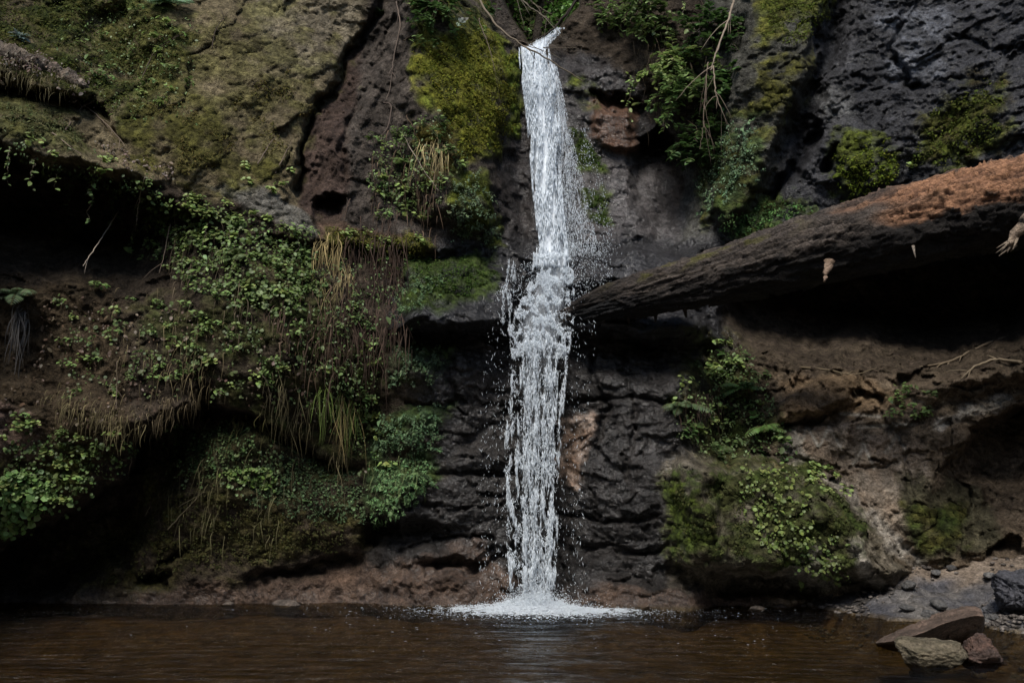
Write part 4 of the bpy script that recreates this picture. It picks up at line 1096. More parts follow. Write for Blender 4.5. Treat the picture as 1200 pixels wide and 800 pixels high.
def bush(name, px, py, label, cat, nbr, length, base_, tmpl, out=(0.2, 1.0), seed=0, lsize=0.09, leaves=34):
    """a shrub hanging off the cliff: woody branches with leaf sprays"""
    root = surf(px, py) + nrm(px, py) * 0.02
    e = bpy.data.objects.new(name, None); COL.objects.link(e); e.location = tuple(root)
    e["label"] = label; e["category"] = cat
    wood, fol = MB(), MB()
    for k in range(nbr):
        d = norm(np.array([rng.normal(0, 0.7), -rng.uniform(*out), rng.uniform(-1.0, 0.4)]))
        L = length * rng.uniform(0.55, 1.1)
        t = np.linspace(0, 1, 12)
        pts = t[:, None] * d * L + (t ** 2)[:, None] * np.array([0, 0, -0.45 * L]) + 0.02 * rng.normal(size=(12, 3)) * t[:, None]
        wood.tube(pts, np.linspace(0.012, 0.003, 12), (0.07, 0.052, 0.04), 5, False)
        for q in range(7):
            tq_ = rng.uniform(0.3, 1.0); p0 = np.array([np.interp(tq_, t, pts[:, i]) for i in range(3)])
            dd = norm(d * 0.5 + rng.normal(0, 0.6, 3) + np.array([0, -0.2, -0.2]))
            l2 = rng.uniform(0.14, 0.30)
            tt = np.linspace(0, 1, 6)[:, None]
            tw = p0 + tt * dd * l2 + tt * tt * np.array([0, 0, -0.06])
            wood.tube(tw, np.linspace(0.004, 0.0015, 6), (0.07, 0.055, 0.035), 4, False)
            m = leaves // 4
            s_ = rng.uniform(0.1, 1, m)
            pos = np.stack([np.interp(s_, tt[:, 0], tw[:, i]) for i in range(3)], -1)
            sd = norm(np.cross(np.tile(dd, (m, 1)), np.tile([[0, -0.3, 1.0]], (m, 1)))) * rng.choice([-1, 1], m)[:, None]
            dr = norm(sd + dd * 0.6 + rng.normal(0, .2, (m, 3)))
            nr = norm(np.stack([rng.normal(0, .3, m), rng.normal(-0.35, .3, m), np.ones(m)], -1))
            fol.inst(*tmpl, pos, frames(dr, nr), lsize * rng.uniform(0.7, 1.3, m), rcol(base_, m, 0.35))
    obj("branches", wood.mesh("branches", M_DRY), e); obj("foliage", fol.mesh("foliage", M_LEAF), e)
    return e
SH = [(760, 20, 0.9, G_MID * 0.8, "dark shrub hanging at the top just right of the falls"),
      (780, 70, 1.0, G_LIGHT * 0.9, "light green shrub leaning out over the brown rock right of the falls"),
      (805, 110, 1.0, G_MID * 1.1, "leafy shrub in the middle of the hanging growth right of the falls"),
      (830, 30, 0.9, G_DARK * 1.3, "shrub at the top beside the bare hanging vine"),
      (815, 165, 0.7, G_DARK * 1.1, "dark shrub at the bottom of the hanging growth right of the falls"),
      (845, 95, 0.6, G_DARK * 1.0, "small dark shrub behind the bare hanging vine")]
for k, (x, y, L, b, lab) in enumerate(SH):
    bush("hanging_shrub", x, y, lab, "shrub", 16, L * 0.9, b, LEAF_OVAL, (0.4, 1.2), lsize=0.105)
bush("hanging_shrub", 715, 15, "small shrub dangling beside the top of the falls", "shrub", 7, 0.5, G_MID, LEAF_OVAL)
bush("hanging_shrub", 505, 5, "scrubby shrub at the upper end of the mossy pillar", "shrub", 8, 0.5, G_DARK, LEAF_OVAL)

# trees up the stream valley behind the lip
def tree(px, py, Y, h, label, base_, seed):
    p0 = at(px, py, Y)
    e = bpy.data.objects.new("tree", None); COL.objects.link(e); e.location = tuple(p0); e["label"] = label; e["category"] = "tree"
    w = MB(); f = MB()
    tr = np.stack([np.linspace(0, rng.normal(0, .3), 10), np.linspace(0, 0.2, 10), np.linspace(0, h, 10)], -1)
    w.tube(tr, np.linspace(0.11, 0.03, 10), (0.05, 0.04, 0.03), 7)
    for k in range(34):
        t = rng.uniform(0.1, 1.0); a = rng.uniform(0, 2 * PI)
        b0 = tr[int(t * 9)]; L = rng.uniform(0.5, 1.3) * (1.15 - 0.5 * t)
        d = norm(np.array([math.cos(a), math.sin(a), rng.uniform(-0.3, 0.5)]))
        q = np.linspace(0, 1, 7)[:, None]; pts = b0 + q * d * L + q * q * np.array([0, 0, -0.2])
        w.tube(pts, np.linspace(0.022, 0.004, 7), (0.05, 0.04, 0.03), 5, False)
        m = 70; s_ = rng.uniform(0.25, 1.1, m)
        pos = b0 + s_[:, None] * d * L + rng.normal(0, 0.13, (m, 3))
        f.inst(*LEAF_OVAL, pos, frames(rng.normal(0, 1, (m, 3)), np.stack([rng.normal(0, .4, m), rng.normal(0, .4, m), np.ones(m)], -1)), rng.uniform(0.07, 0.13, m), rcol(base_, m, 0.4))
    obj("trunk", w.mesh("trunk", M_BARK), e); obj("crown", f.mesh("crown", M_LEAF), e)
tree(628, 52, 16.4, 3.4, "leafy green tree behind the lip of the falls", (0.10, 0.20, 0.045), 1)
tree(662, 40, 17.4, 3.4, "brighter tree farther up the stream valley", (0.15, 0.25, 0.05), 2)
tree(600, 30, 17.2, 3.2, "dark tree behind the top of the mossy pillar", (0.07, 0.14, 0.035), 3)


# dry grass and dead fern skirts
def hang(px0, py0, px1, py1, n, Lr, base_, label, cat, name, w=0.007, out=0.12, j=0.3, off=0.05, yj=7):
    c = surf((px0 + px1) / 2, (py0 + py1) / 2); mb = MB()
    w = w * 0.6; n = int(n * 1.7)
    cl = rng.random(max(4, n // 9))
    for k in range(n):
        t = np.clip(rng.choice(cl) + rng.normal(0, 0.06), -0.1, 1.1); x = px0 + (px1 - px0) * t; y = py0 + (py1 - py0) * t + rng.normal(0, yj)
        p = surf(x, y) + nrm(x, y) * off - c
        L = Lr[0] * 0.5 + (Lr[1] - Lr[0] * 0.5) * rng.random() ** 1.5; q = np.linspace(0, 1, 8)
        o_ = rng.uniform(0.2, 1.3) * out
        dx = rng.normal(0, 0.14) * L; wv = rng.normal(0, 0.05) * L
        pts = np.stack([p[0] + q * dx + wv * np.sin(q * rng.uniform(3, 7)), p[1] - o_ * np.sin(q * rng.uniform(1.5, 2.6)), p[2] + 0.12 * np.sin(q * PI) * rng.random() - q ** 1.2 * L], -1)
        ww = w * rng.uniform(0.5, 1.6)
        sd = np.array([1.0, rng.normal(0, .6), 0]) * ww
        wq = np.array([1, 1, .95, .9, .75, .6, .4, .1])[:, None]
        V = np.concatenate([pts - sd * wq, pts + sd * wq]); i = np.arange(7)
        F = np.concatenate([np.stack([i, i + 1, i + 9], -1), np.stack([i, i + 9, i + 8], -1)])
        mb.add(V, F, np.asarray(base_) * rng.uniform(1 - j * 2, 1 + j * 2))
    return obj(name, mb.mesh(name, M_DRY), None, c, label, cat, None, 'stuff' if name == 'dry_stems' else None)
STRAW, BROWN, GRN = (0.24, 0.185, 0.085), (0.046, 0.030, 0.022), (0.10, 0.14, 0.035)
hang(372, 285, 402, 290, 46, (0.5, 1.15), STRAW, "long straw coloured grass hanging from the ledge", "grass", "hanging_grass", 0.006)
hang(380, 330, 412, 325, 40, (0.5, 1.1), (0.19, 0.15, 0.075), "dry grass hanging below the longer straw tuft", "grass", "hanging_grass", 0.006)
hang(498, 175, 520, 178, 36, (0.4, 0.75), (0.3, 0.24, 0.12), "pale dry grass tuft on the side of the mossy pillar", "grass", "hanging_grass", 0.006)
hang(440, 215, 520, 225, 70, (0.25, 0.6), (0.09, 0.06, 0.04), "brown dead fronds at the foot of the mossy pillar", "dead fern", "dead_fronds", 0.008, yj=26)
hang(410, 300, 480, 305, 150, (0.5, 1.1), BROWN, "dark curtain of dead fern fronds under the ledge", "dead fern", "dead_fronds", 0.0075, yj=26)
hang(400, 370, 475, 370, 150, (0.5, 1.0), BROWN, "lower curtain of dead brown fronds beside the wet wall", "dead fern", "dead_fronds", 0.0075, yj=26)
hang(320, 360, 400, 400, 90, (0.3, 0.7), (0.075, 0.05, 0.034), "reddish brown dead fronds left of the straw grass", "dead fern", "dead_fronds", 0.009, yj=26)
hang(375, 455, 420, 480, 50, (0.3, 0.75), GRN, "green grass blades trailing below the dead fronds", "grass", "hanging_grass", 0.006)
hang(270, 490, 310, 500, 40, (0.3, 0.6), (0.14, 0.13, 0.05), "thin trailing grass on the dark lower left wall", "grass", "hanging_grass", 0.005)
hang(395, 470, 412, 475, 24, (0.6, 1.0), STRAW, "few long pale blades reaching down beside the moss cushion", "grass", "hanging_grass", 0.005)
hang(60, 470, 165, 500, 120, (0.1, 0.35), (0.12, 0.10, 0.05), "short dry grass fringe along the jutting left shelf", "grass", "hanging_grass", 0.005)
hang(165, 500, 230, 465, 110, (0.08, 0.3), (0.11, 0.085, 0.05), "dry fringe on the lip above the diagonal dark hollow", "grass", "hanging_grass", 0.005)
hang(800, 480, 860, 470, 60, (0.2, 0.45), BROWN, "brown dead fronds inside the clump below the log", "dead fern", "dead_fronds", 0.009)
hang(0, 85, 90, 112, 120, (0.06, 0.25), (0.11, 0.095, 0.05), "short dry fringe under the dirt ridge at the top left", "grass", "hanging_grass", 0.005)
hang(200, 300, 300, 330, 60, (0.2, 0.7), (0.09, 0.07, 0.045), "scattered brown stems hanging in the growth below the pale ledge", "dry stems", "dry_stems", 0.006, yj=30)
hang(120, 400, 260, 440, 80, (0.15, 0.5), (0.12, 0.095, 0.05), "scattered dry stems on the earthy left slope", "dry stems", "dry_stems", 0.005, yj=36)
hang(300, 440, 400, 520, 80, (0.2, 0.6), (0.10, 0.085, 0.045), "scattered dry stems above the thin crack on the left wall", "dry stems", "dry_stems", 0.005, yj=36)
hang(190, 560, 330, 590, 70, (0.15, 0.5), (0.11, 0.10, 0.05), "wispy stems trailing over the dark lower left wall", "dry stems", "dry_stems", 0.005, yj=30)
hang(440, 560, 500, 545, 30, (0.1, 0.35), (0.10, 0.12, 0.05), "thin green stems trailing over the moss cushion", "grass", "hanging_grass", 0.004, yj=12)
hang(745, 60, 840, 140, 70, (0.2, 0.6), (0.10, 0.075, 0.05), "dry stems tangled in the shrubs right of the falls", "dry stems", "dry_stems", 0.005, 0.3, yj=40)
hang(5, 365, 32, 368, 34, (0.5, 0.95), (0.14, 0.13, 0.12), "matted grey roots dangling at the left edge", "roots", "root_clump", 0.009, 0.10)

# mats of tiny leaves: moss and liverwort
def mat(poly, n, size, base_, label, name="moss_mat", tmpl=TRI, lift=(0.0, 0.05), thr=-0.2, sc=14, nj=0.5, group=None, j=0.35):
    q = inside(poly, int(n * 1.8))
    k = fbm(q[:, 0] / sc, q[:, 1] / sc, 6.1, 3) + 0.5 * np.clip(sdf(poly, q[:, 0], q[:, 1]) / 14, 0, 1) > thr + 0.25
    q = q[k][:n]; m = len(q)
    p = surf(q[:, 0], q[:, 1]); nn = nrm(q[:, 0], q[:, 1])
    c = p.mean(0)
    p = p + nn * rng.uniform(*lift, m)[:, None]
    nr = norm(nn * 0.6 + np.array([0, -0.2, 0.8]) + rng.normal(0, nj, (m, 3)))
    dr = norm(np.cross(nr, rng.normal(0, 1, (m, 3))) + np.array([0, -0.1, -0.5]))
    mb = MB(); mb.inst(*tmpl, p - c, frames(dr, nr), size * np.exp(rng.normal(-0.1, 0.38, m)), rcol(base_, m, j))
    return obj(name, mb.mesh(name, M_LEAF if tmpl is not TRI else M_MOSS), None, c, label, "moss" if tmpl is TRI else "ground cover", group, "stuff")
LIV = (0.12, 0.20, 0.085)
mat([(432, 545), (498, 536), (515, 562), (490, 585), (465, 608), (436, 622)], 4200, 0.034, LIV, "thick green cushion of tiny leaves beside the wet wall", lift=(0.0, 0.09), thr=0.22, sc=8, nj=0.7, j=0.5)
mat([(440, 488), (520, 474), (518, 530), (440, 540)], 3200, 0.032, (0.10, 0.16, 0.08), "grey green leafy mat above the thick cushion", lift=(0.0, 0.09), thr=0.22, sc=8, nj=0.7, j=0.5)
mat([(455, 402), (520, 408), (518, 446), (458, 452)], 2000, 0.03, (0.11, 0.16, 0.085), "small pale leafy mat below the wet ledge", lift=(0.0, 0.09), thr=0.22, sc=8, nj=0.7, j=0.5)
mat([(462, 325), (515, 318), (520, 345), (480, 385), (458, 375)], 2200, 0.03, (0.11, 0.17, 0.08), "leafy mat at the left end of the wet ledge", lift=(0.0, 0.09), thr=0.22, sc=8, nj=0.7, j=0.5)
mat([(532, 200), (562, 195), (590, 280), (580, 292), (528, 285), (520, 240)], 2600, 0.03, (0.13, 0.18, 0.10), "pale leafy mat at the foot of the mossy pillar", lift=(0.0, 0.09), thr=0.22, sc=8, nj=0.7, j=0.5)
mat([(815, 165), (890, 128), (892, 205), (850, 245), (815, 258)], 3400, 0.032, (0.14, 0.21, 0.115), "pale green leafy mat on the wall above the log", lift=(0.0, 0.09), thr=0.22, sc=8, nj=0.7, j=0.5)
mat([(845, 248), (935, 228), (955, 255), (880, 282), (845, 285)], 2200, 0.034, (0.085, 0.16, 0.05), "bright leafy mat just above the log's middle", lift=(0.0, 0.09), thr=0.22, sc=8, nj=0.7, j=0.5)
mat([(280, 550), (350, 530), (430, 560), (428, 612), (360, 610), (290, 590)], 2600, 0.030, (0.07, 0.105, 0.05), "dark leafy mat spread across the lower left wall")
mat([(180, 500), (290, 492), (300, 560), (200, 560)], 1500, 0.030, (0.06, 0.09, 0.035), "leafy mat right of the diagonal dark hollow")
mat([(480, 305), (560, 302), (582, 322), (555, 348), (500, 352)], 2200, 0.028, (0.04, 0.07, 0.014), "dark green moss on the wet ledge left of the falls")
mat([(975, 180), (1040, 160), (1058, 195), (1045, 225), (985, 238)], 1800, 0.03, (0.11, 0.14, 0.018), "bright moss patch on the dark wall above the log", thr=0.1)
mat([(1065, 200), (1085, 135), (1150, 95), (1180, 85), (1175, 165), (1130, 190)], 2600, 0.03, (0.07, 0.085, 0.016), "brownish green moss on the dark wall at the upper right", thr=0.0)
mat([(885, -10), (985, -10), (965, 35), (930, 55), (895, 45)], 1800, 0.028, (0.08, 0.10, 0.016), "moss on the top of the right facet", thr=0.0)
mat([(480, 60), (560, 25), (605, 65), (603, 150), (575, 180), (540, 190), (515, 140)], 9000, 0.03, (0.13, 0.135, 0.018), "yellow green moss covering the pillar left of the falls", thr=-0.05)
mat([(-40, -20), (150, -20), (230, 60), (150, 150), (60, 105), (-40, 55)], 8000, 0.032, (0.06, 0.07, 0.016), "dark moss over the upper left corner of the wall", thr=-0.05)
mat([(150, 120), (300, 60), (400, 90), (330, 210), (200, 205)], 7000, 0.028, (0.095, 0.083, 0.024), "thin olive moss on the sloping upper left wall", thr=0.5, sc=30)
mat([(670, 150), (700, 165), (708, 205), (682, 190)], 900, 0.026, (0.045, 0.075, 0.014), "dark moss strip right of the falling water")
mat([(684, 220), (712, 226), (714, 266), (692, 260)], 800, 0.026, (0.045, 0.075, 0.014), "moss tongue on the grey rock below the dark strip")
mat([(785, 560), (960, 545), (1010, 610), (990, 675), (790, 665)], 4500, 0.026, (0.055, 0.06, 0.02), "dull moss on the buttress at the lower right", thr=0.45, sc=26)
mat([(0, 118), (70, 135), (105, 172), (40, 160), (0, 150)], 1600, 0.028, (0.09, 0.10, 0.04), "pale moss on the ledge at the left edge")
mat([(380, 265), (505, 280), (500, 305), (390, 298)], 1800, 0.028, (0.11, 0.11, 0.02), "yellowish moss along the ledge left of the falls")
mat([(90, 640), (200, 565), (420, 610), (400, 650), (250, 668), (110, 688)], 3500, 0.03, (0.05, 0.05, 0.018), "thin dark moss near the waterline at the lower left", thr=0.1)
CL = (0.125, 0.165, 0.045)
mat([(0, 555), (45, 548), (70, 575), (40, 605), (0, 632)], 567, 0.048, (0.15, 0.25, 0.08), "bright round leaved creeper at the left edge above the dark hollow", "creeper", LEAF_ROUND, (0.02, 0.12), -0.4, 14, 0.25)
mat([(855, 545), (930, 548), (950, 590), (965, 630), (930, 660), (880, 640)], 756, 0.036, CL, "yellow green creeper trailing down the buttress", "creeper", LEAF_ROUND, (0.02, 0.10), 0.18, 13, 0.45)
mat([(915, 620), (985, 625), (998, 665), (980, 690), (930, 680)], 513, 0.036, (0.10, 0.135, 0.04), "patch of creeper low on the buttress by the bank", "creeper", LEAF_ROUND, (0.02, 0.10), 0.18, 13, 0.45)
mat([(255, 548), (320, 545), (330, 575), (270, 570)], 432, 0.033, (0.13, 0.2, 0.05), "thin creeper of small leaves right of the diagonal hollow", "creeper", LEAF_ROUND, (0.02, 0.08), -0.1, 8, 0.25)
mat([(165, 225), (260, 240), (365, 275), (385, 340), (330, 380), (230, 345), (170, 290)], 3105, 0.037, (0.085, 0.125, 0.035), "dense small leaved growth below the pale ledge", "creeper", LEAF_ROUND, (0.02, 0.16), 0.0, 16, 0.3)
mat([(60, 340), (360, 380), (440, 420), (440, 560), (330, 480), (80, 470)], 2295, 0.031, (0.085, 0.12, 0.04), "low undergrowth on the earthy left slope", "undergrowth", LEAF_ROUND, (0.01, 0.14), 0.42, 24, 0.45)
mat([(60, 340), (360, 380), (440, 420), (440, 560), (330, 480), (240, 460), (140, 500), (0, 540), (0, 440)], 945, 0.043, (0.13, 0.09, 0.06), "brown fallen leaves caught on the left slope", "leaf_litter", LEAF_OVAL, (0.01, 0.06), 0.1, 16, 0.5)
mat([(790, 460), (850, 385), (900, 440), (930, 530), (850, 550), (790, 510)], 1485, 0.039, (0.09, 0.13, 0.045), "dense small leaved growth in the clump below the log", "undergrowth", LEAF_OVAL, (0.02, 0.16), 0.0, 16, 0.35)
mat([(430, 165), (520, 130), (545, 190), (520, 255), (440, 260)], 1215, 0.035, (0.10, 0.14, 0.045), "small leaved growth on the side of the mossy pillar", "creeper", LEAF_OVAL, (0.02, 0.14), 0.05, 14, 0.35)

mat([(80, 0), (240, 20), (230, 160), (140, 150), (60, 60)], 675, 0.035, (0.10, 0.145, 0.05), "scattered small leaves on the shaded upper left wall", "creeper", LEAF_OVAL, (0.02, 0.14), 0.25, 12, 0.4)
mat([(0, 60), (70, 80), (110, 108), (112, 122), (60, 100), (0, 84)], 567, 0.039, (0.17, 0.13, 0.10), "pale dead leaves lying along the rock and dirt ridge", "leaf_litter", LEAF_OVAL, (0.08, 0.20), -0.3, 12, 0.5)
mat([(110, 165), (200, 190), (215, 215), (150, 200)], 216, 0.039, (0.16, 0.12, 0.09), "brown dead leaves lying on the upper left ledge", "leaf_litter", LEAF_OVAL, (0.01, 0.06), -0.1, 12, 0.5)
mat([(0, 500), (150, 505), (160, 540), (60, 610), (0, 630)], 945, 0.035, (0.11, 0.16, 0.05), "small leaves spread over the jutting left shelf", "creeper", LEAF_ROUND, (0.02, 0.10), 0.15, 12, 0.4)
mat([(0, 150), (110, 185), (200, 220), (170, 245), (60, 215), (0, 195)], 675, 0.035, (0.09, 0.13, 0.045), "small leaves fringing the mouth of the black left hollow", "creeper", LEAF_OVAL, (0.02, 0.16), 0.1, 12, 0.4)
mat([(180, 495), (300, 490), (420, 555), (430, 600), (200, 570)], 1215, 0.027, (0.10, 0.15, 0.055), "small pale leaves over the dark lower left wall", "creeper", LEAF_ROUND, (0.01, 0.06), 0.25, 12, 0.4)
mat([(340, 300), (470, 310), (450, 470), (420, 560), (370, 480)], 1215, 0.039, (0.085, 0.125, 0.04), "small leaves growing through the dead frond curtain", "creeper", LEAF_OVAL, (0.05, 0.25), 0.15, 12, 0.4)

def vine(px, py, L, base_, label, group):
    c = surf(px, py) + nrm(px, py) * 0.06; mb = MB(); n_ = 26; q = np.linspace(0, 1, n_)
    pts = np.stack([np.cumsum(rng.normal(0, 0.016, n_)), -0.05 - 0.16 * np.sin(q * 2.4) * rng.uniform(0.4, 1.2) + np.cumsum(rng.normal(0, 0.008, n_)), -q * L], -1)
    pts -= pts[0]
    mb.tube(pts, np.linspace(0.007, 0.003, n_), (0.08, 0.065, 0.04), 4, False)
    m = int(26 * L); i_ = rng.integers(1, n_, m); pos = pts[i_]
    dr = norm(np.stack([rng.normal(0, 1, m), rng.normal(-0.5, .4, m), rng.normal(-0.4, .4, m)], -1))
    nr = norm(np.stack([rng.normal(0, .4, m), rng.normal(-0.6, .3, m), rng.uniform(0.4, 1, m)], -1))
    mb.inst(*LEAF_OVAL, pos, frames(dr, nr), 0.06 * np.exp(rng.normal(0, 0.35, m)), rcol(base_, m, 0.4))
    obj("trailing_vine", mb.mesh("trailing_vine", M_LEAF), None, c, label, "vine", group)
for k in range(16):
    x = rng.uniform(165, 480); vine(x, ip([(165, 228), (370, 285), (480, 300)], x) + rng.uniform(-4, 12), rng.uniform(0.5, 1.4), G_MID * rng.uniform(0.7, 1.2), "thin leafy vine trailing down from the left ledge", "leafy vines trailing from the left ledge")
for k in range(9):
    x = rng.uniform(5, 165); vine(x, ip([(0, 165), (60, 186), (165, 225)], x), rng.uniform(0.3, 0.9), G_MID * rng.uniform(0.6, 1.1), "thin leafy vine dangling in front of the black left hollow", "leafy vines before the left hollow")
for k in range(8):
    vine(rng.uniform(430, 530), rng.uniform(150, 215), rng.uniform(0.4, 0.9), G_MID * rng.uniform(0.6, 1.1), "thin leafy vine hanging on the flank of the mossy pillar", "leafy vines on the pillar")
for k in range(10):
    vine(rng.uniform(715, 860), rng.uniform(-10, 90), rng.uniform(0.5, 1.3), G_LIGHT * rng.uniform(0.5, 0.9), "leafy vine hanging among the shrubs right of the falls", "leafy vines among the right hand shrubs")

# ------------------------------------------------------------------ twigs, vines, bare branches
def twig(pix, offs, r0, c, label, cat="twig", name="bare_twig", side=0, jit=0.004, sides=5):
    """pix: picture points on the wall; offs: how far each stands off the rock"""
    pix = np.asarray(pix, float); offs = np.broadcast_to(np.asarray(offs, float), (len(pix),))
    pts = np.array([at(x, y, samp(D2, np.array(x), np.array(y)) - o) for (x, y), o in zip(pix, offs)])
    k = np.linspace(0, 1, len(pts)); q = np.linspace(0, 1, max(12, 6 * len(pts)))
    pts = np.stack([np.interp(q, k, pts[:, i]) for i in range(3)], -1)
    kk_ = np.ones(5) / 5
    pts = np.stack([np.convolve(np.pad(pts[:, i], 2, 'edge'), kk_, 'valid') for i in range(3)], -1)
    pts = pts + rng.normal(0, jit, pts.shape); c0 = pts[0].copy()
    mb = MB(); mb.tube(pts - c0, r0 * np.linspace(1, 0.35, len(pts)), c, sides)
    for s in range(side):
        i = rng.integers(2, len(pts) - 2); d = norm((pts[i + 1] - pts[i]) * 6 + rng.normal(0, .5, 3) * np.linalg.norm(pts[i + 1] - pts[i]) * 6)
        L = rng.uniform(0.12, 0.4); t = np.linspace(0, 1, 6)[:, None]
        mb.tube(pts[i] - c0 + t * d * L + t * t * np.array([0, 0, -0.1]) + rng.normal(0, jit * 0.5, (6, 3)), r0 * 0.5 * np.linspace(1, 0.3, 6), c, 4)
    return obj(name, mb.mesh(name, M_DRY), None, c0, label, cat)
TW, TWP, TWD = (0.15, 0.115, 0.085), (0.3, 0.25, 0.2), (0.07, 0.052, 0.04)
def fly(p3, r0, c, label, name="bare_branch", cat="branch", side=4, jit=0.006):
    pts = np.array([at(*p) for p in p3]); k = np.linspace(0, 1, len(pts)); q = np.linspace(0, 1, 30)
    pts = np.stack([np.interp(q, k, pts[:, i]) for i in range(3)], -1)
    kk_ = np.ones(7) / 7
    pts = np.stack([np.convolve(np.pad(pts[:, i], 3, 'edge'), kk_, 'valid') for i in range(3)], -1) + rng.normal(0, jit, (30, 3))
    c0 = pts[0].copy(); mb = MB(); mb.tube(pts - c0, r0 * np.linspace(1, 0.4, 30), c, 6)
    for s in range(side):
        i = rng.integers(3, 27); d = norm(norm(pts[i + 2] - pts[i]) + rng.normal(0, .5, 3)); L = rng.uniform(0.2, 0.7); t = np.linspace(0, 1, 8)[:, None]
        mb.tube(pts[i] - c0 + t * d * L + t * t * np.array([0, 0, -0.2]) + rng.normal(0, jit * .6, (8, 3)), r0 * 0.45 * np.linspace(1, 0.3, 8), c, 4)
    return obj(name, mb.mesh(name, M_DRY), None, c0, label, cat)
fly([(552, -20, 12.2), (575, 25, 12.0), (605, 50, 11.9), (640, 68, 12.0), (690, 100, 12.3)], 0.022, (0.2, 0.16, 0.115), "long bare branch crossing the lip of the falls")
fly([(590, -20, 12.3), (620, 8, 12.4), (645, 24, 12.6)], 0.02, (0.19, 0.16, 0.12), "pale dead branch above the lip of the falls", side=5)
fly([(610, -15, 13.0), (625, 5, 13.1), (648, 18, 13.3)], 0.018, (0.17, 0.14, 0.1), "shorter dead branch just behind the pale one above the falls", side=5)
fly([(690, -20, 13.0), (668, 12, 13.2), (645, 38, 13.3), (622, 50, 13.4)], 0.035, (0.035, 0.028, 0.022), "dark curved branch bending down to the top of the falls", side=2)
fly([(635, 56, 12.9), (680, 57, 12.8)], 0.012, (0.1, 0.08, 0.06), "short thin stick lying level across the top of the falls", side=0)
fly([(862, -10, 11.0), (855, 20, 10.95), (840, 60, 10.9), (832, 85, 10.95)], 0.022, (0.3, 0.24, 0.18), "pale bare vine hanging in front of the right hand shrubs", "hanging_vine", "vine", 5)
fly([(836, 75, 10.95), (838, 110, 10.9), (848, 135, 10.95), (857, 152, 11.1)], 0.012, (0.24, 0.19, 0.14), "thin forked vine end trailing below the pale vine", "hanging_vine", "vine", 6)
fly([(830, 70, 11.0), (826, 110, 11.0), (824, 150, 11.1), (820, 178, 11.2)], 0.010, (0.16, 0.12, 0.09), "dark thin vine dangling left of the forked one", "hanging_vine", "vine", 6)
fly([(520, -10, 12.1), (505, 25, 12.2), (470, 50, 12.3)], 0.014, TW, "bare twig arching across the top of the pillar", side=4)
fly([(560, 20, 12.2), (575, 60, 12.2), (580, 85, 12.2)], 0.009, TW, "thin vine hanging down the mossy face of the pillar", "hanging_vine", "vine", 1)
twig([(464, 0), (470, 30), (462, 60), (458, 100), (452, 120)], 0.04, 0.014, (0.17, 0.13, 0.105), "thin root snaking down the grey side of the pillar", "root", "root", 4)
twig([(448, 120), (460, 122), (455, 150), (446, 160), (449, 180)], 0.04, 0.012, (0.12, 0.09, 0.075), "kinked root lower down the grey side of the pillar", "root", "root", 3)
twig([(470, 155), (500, 205), (515, 225)], 0.18, 0.009, TWP, "straight dry stick leaning down across the pillar's side")
twig([(75, 155), (95, 125), (112, 118)], 0.12, 0.014, TW, "forked grey twig on the ledge at the upper left", "twig", "bare_twig", 4)
twig([(95, 120), (125, 145), (150, 175)], 0.12, 0.012, TW, "dark twig sloping down from the ledge at the upper left", "twig", "bare_twig", 4)
twig([(60, 155), (80, 170), (98, 184)], 0.12, 0.012, TW, "bent twig poking out of the left ledge", "twig", "bare_twig", 1)
twig([(170, 205), (163, 235), (160, 262)], [0.2, 0.9, 1.0], 0.009, TWP, "pale thin stem dangling over the left hollow", "twig", "bare_twig", 3)
twig([(140, 245), (122, 275), (105, 300), (97, 312)], [0.6, 1.4, 1.4, 1.3], 0.010, TWP, "bent pale stick in front of the black left hollow", "twig", "bare_twig", 1)
twig([(200, 260), (192, 300), (186, 322)], 0.3, 0.009, TW, "thin stick hanging left of the thick growth", "twig", "bare_twig", 2)
twig([(300, 195), (318, 165), (328, 158)], 0.08, 0.012, TW, "short stick leaning above the pale ledge", "twig", "bare_twig", 1)
twig([(322, 205), (335, 178), (342, 165)], 0.08, 0.010, TW, "second short stick close to the brown fissure", "twig", "bare_twig", 2)
twig([(150, 638), (185, 610), (215, 590), (243, 575)], 0.08, 0.012, (0.15, 0.13, 0.08), "long thin stick slanting over the lower left wall", "twig", "bare_twig", 2)
twig([(195, 622), (215, 600), (240, 574)], 0.10, 0.012, (0.16, 0.135, 0.085), "stick parallel to the long one on the lower left wall", "twig", "bare_twig", 2)
twig([(170, 605), (180, 585), (195, 572)], 0.08, 0.009, (0.14, 0.12, 0.08), "short stick left of the two slanting ones", "twig", "bare_twig", 2)
twig([(235, 478), (215, 480), (180, 500), (165, 512)], 0.12, 0.010, TW, "bare twig under the lip of the diagonal hollow", "twig", "bare_twig", 2)
twig([(137, 420), (137, 460), (136, 480)], 0.12, 0.009, TW, "upright dry stem on the earthy left slope", "twig", "bare_twig", 1)
twig([(155, 535), (150, 555), (143, 572)], 0.15, 0.008, TW, "thin rootlet hanging off the left shelf", "twig", "bare_twig", 1)
twig([(300, 430), (315, 450), (318, 475)], 0.1, 0.008, TWP, "curved pale stem on the slope above the small crack", "twig", "bare_twig", 1)
twig([(165, 95), (180, 60), (205, 45), (230, 30)], 0.08, 0.010, TWD, "dark twig on the shaded upper left moss", "twig", "bare_twig", 4)
twig([(248, 60), (252, 35), (268, 12)], 0.08, 0.010, TWD, "brown twig near the top of the upper left wall", "twig", "bare_twig", 4)
twig([(1180, 395), (1150, 405), (1110, 425), (1075, 430)], 0.05, 0.03, (0.16, 0.125, 0.085), "pale root running along the rock at the right edge", "root", "root", 6)
twig([(1200, 425), (1165, 420), (1140, 430), (1125, 445)], 0.06, 0.028, (0.2, 0.16, 0.11), "thick pale root just below the longer one at the right", "root", "root", 6)
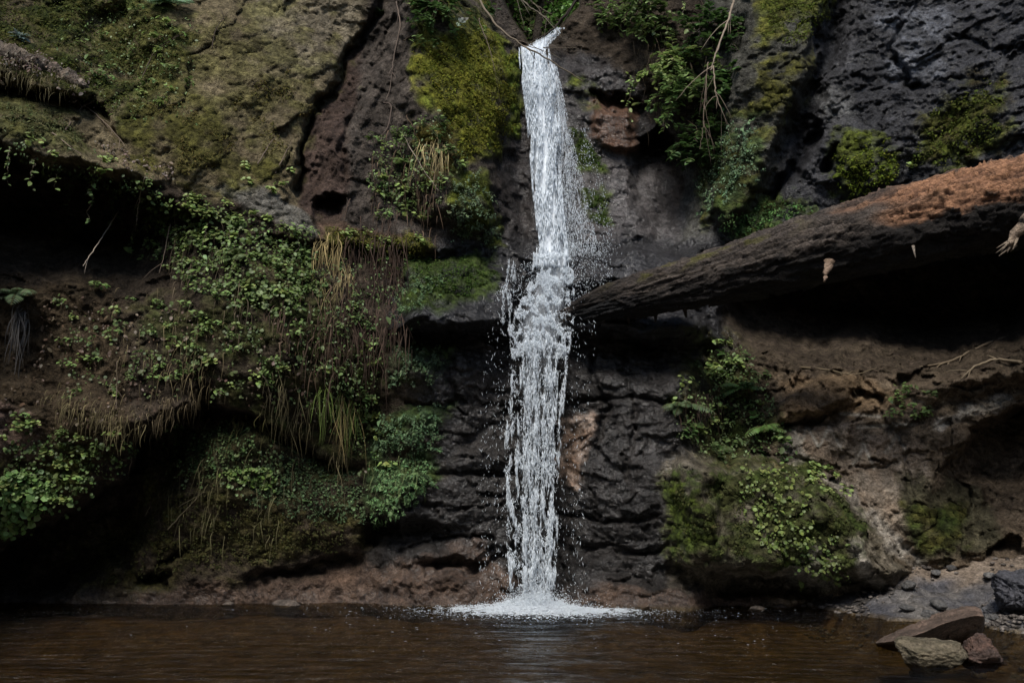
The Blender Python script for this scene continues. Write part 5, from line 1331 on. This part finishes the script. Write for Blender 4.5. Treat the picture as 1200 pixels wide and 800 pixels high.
twig([(935, 430), (965, 432), (1000, 440), (1030, 430)], 0.03, 0.018, (0.12, 0.095, 0.06), "root lying along the top of the brown rock slab", "root", "root", 3)
# rock and dirt ridge on the upper left ledge, modelled as a tube
mb = MB()
rp = np.array([surf(x, y) + np.array([0, -0.08, 0.02]) for x, y in ((-40, 58), (0, 66), (35, 78), (70, 92), (95, 106), (110, 118))])
q = np.linspace(0, 1, 60); k = np.linspace(0, 1, 6)
rp = np.stack([np.convolve(np.pad(np.interp(q, k, rp[:, i]), 5, 'edge'), np.ones(11) / 11, 'valid') for i in range(3)], -1)
c0 = rp[20].copy()
mb.tube(rp - c0, np.interp(q, [0, 0.7, 1], [0.12, 0.11, 0.04]), (0.12, 0.095, 0.075), 26)
V = mb.v[0]; V += (0.05 * fbm(V[:, 0] / 0.12, V[:, 1] / 0.12, V[:, 2] / 0.12, 3) + 0.025 * ridged(V[:, 0] / 0.3, V[:, 1] / 0.06, V[:, 2] / 0.06, 3))[:, None] * np.array([0.2, -0.6, 0.7])
mb.c[0] = np.array((0.12, 0.095, 0.072)) * (1 + 0.8 * fbm(V[:, 0] / 0.15, V[:, 1] / 0.15, V[:, 2] / 0.15, 3))[:, None]
obj("litter_ridge", mb.mesh("litter_ridge", M_BARK), None, c0, "thick ridge of rock and dirt lying across the upper left ledge", "root")

# ------------------------------------------------------------------ light
SUN_EL, SUN_AZ = math.radians(51), math.radians(194)      # high, from behind the viewer
world = bpy.data.worlds.new("World"); scene.world = world; world.use_nodes = True
nt = world.node_tree; nt.nodes.clear()
wo = nt.nodes.new('ShaderNodeOutputWorld'); bg = nt.nodes.new('ShaderNodeBackground'); sky = nt.nodes.new('ShaderNodeTexSky')
sky.sky_type = 'NISHITA'; sky.sun_disc = False
sky.sun_elevation = SUN_EL; sky.sun_rotation = SUN_AZ
bg.inputs['Strength'].default_value = 0.15
nt.links.new(sky.outputs[0], bg.inputs[0]); nt.links.new(bg.outputs[0], wo.inputs[0])
sd = bpy.data.lights.new("sun", 'SUN'); sd.energy = 5.0; sd.angle = math.radians(22); sd.color = (1.0, 0.95, 0.88)
so = bpy.data.objects.new("sun", sd); COL.objects.link(so)
dirv = Vector((math.sin(SUN_AZ) * math.cos(SUN_EL), math.cos(SUN_AZ) * math.cos(SUN_EL), math.sin(SUN_EL)))
so.rotation_euler = dirv.to_track_quat('Z', 'Y').to_euler()
so.location = dirv * 30

scene.view_settings.view_transform = 'Standard'
scene.view_settings.look = 'None'
scene.view_settings.exposure = 0
scene.view_settings.gamma = 1
scene.cycles.max_bounces = 6
scene.cycles.diffuse_bounces = 3
scene.cycles.transparent_max_bounces = 16
scene.cycles.use_denoising = True
scene.cycles.denoiser = 'OPENIMAGEDENOISE'
scene.cycles.denoising_prefilter = 'ACCURATE'
scene.cycles.sample_clamp_direct = 4.0
scene.cycles.sample_clamp_indirect = 2.0
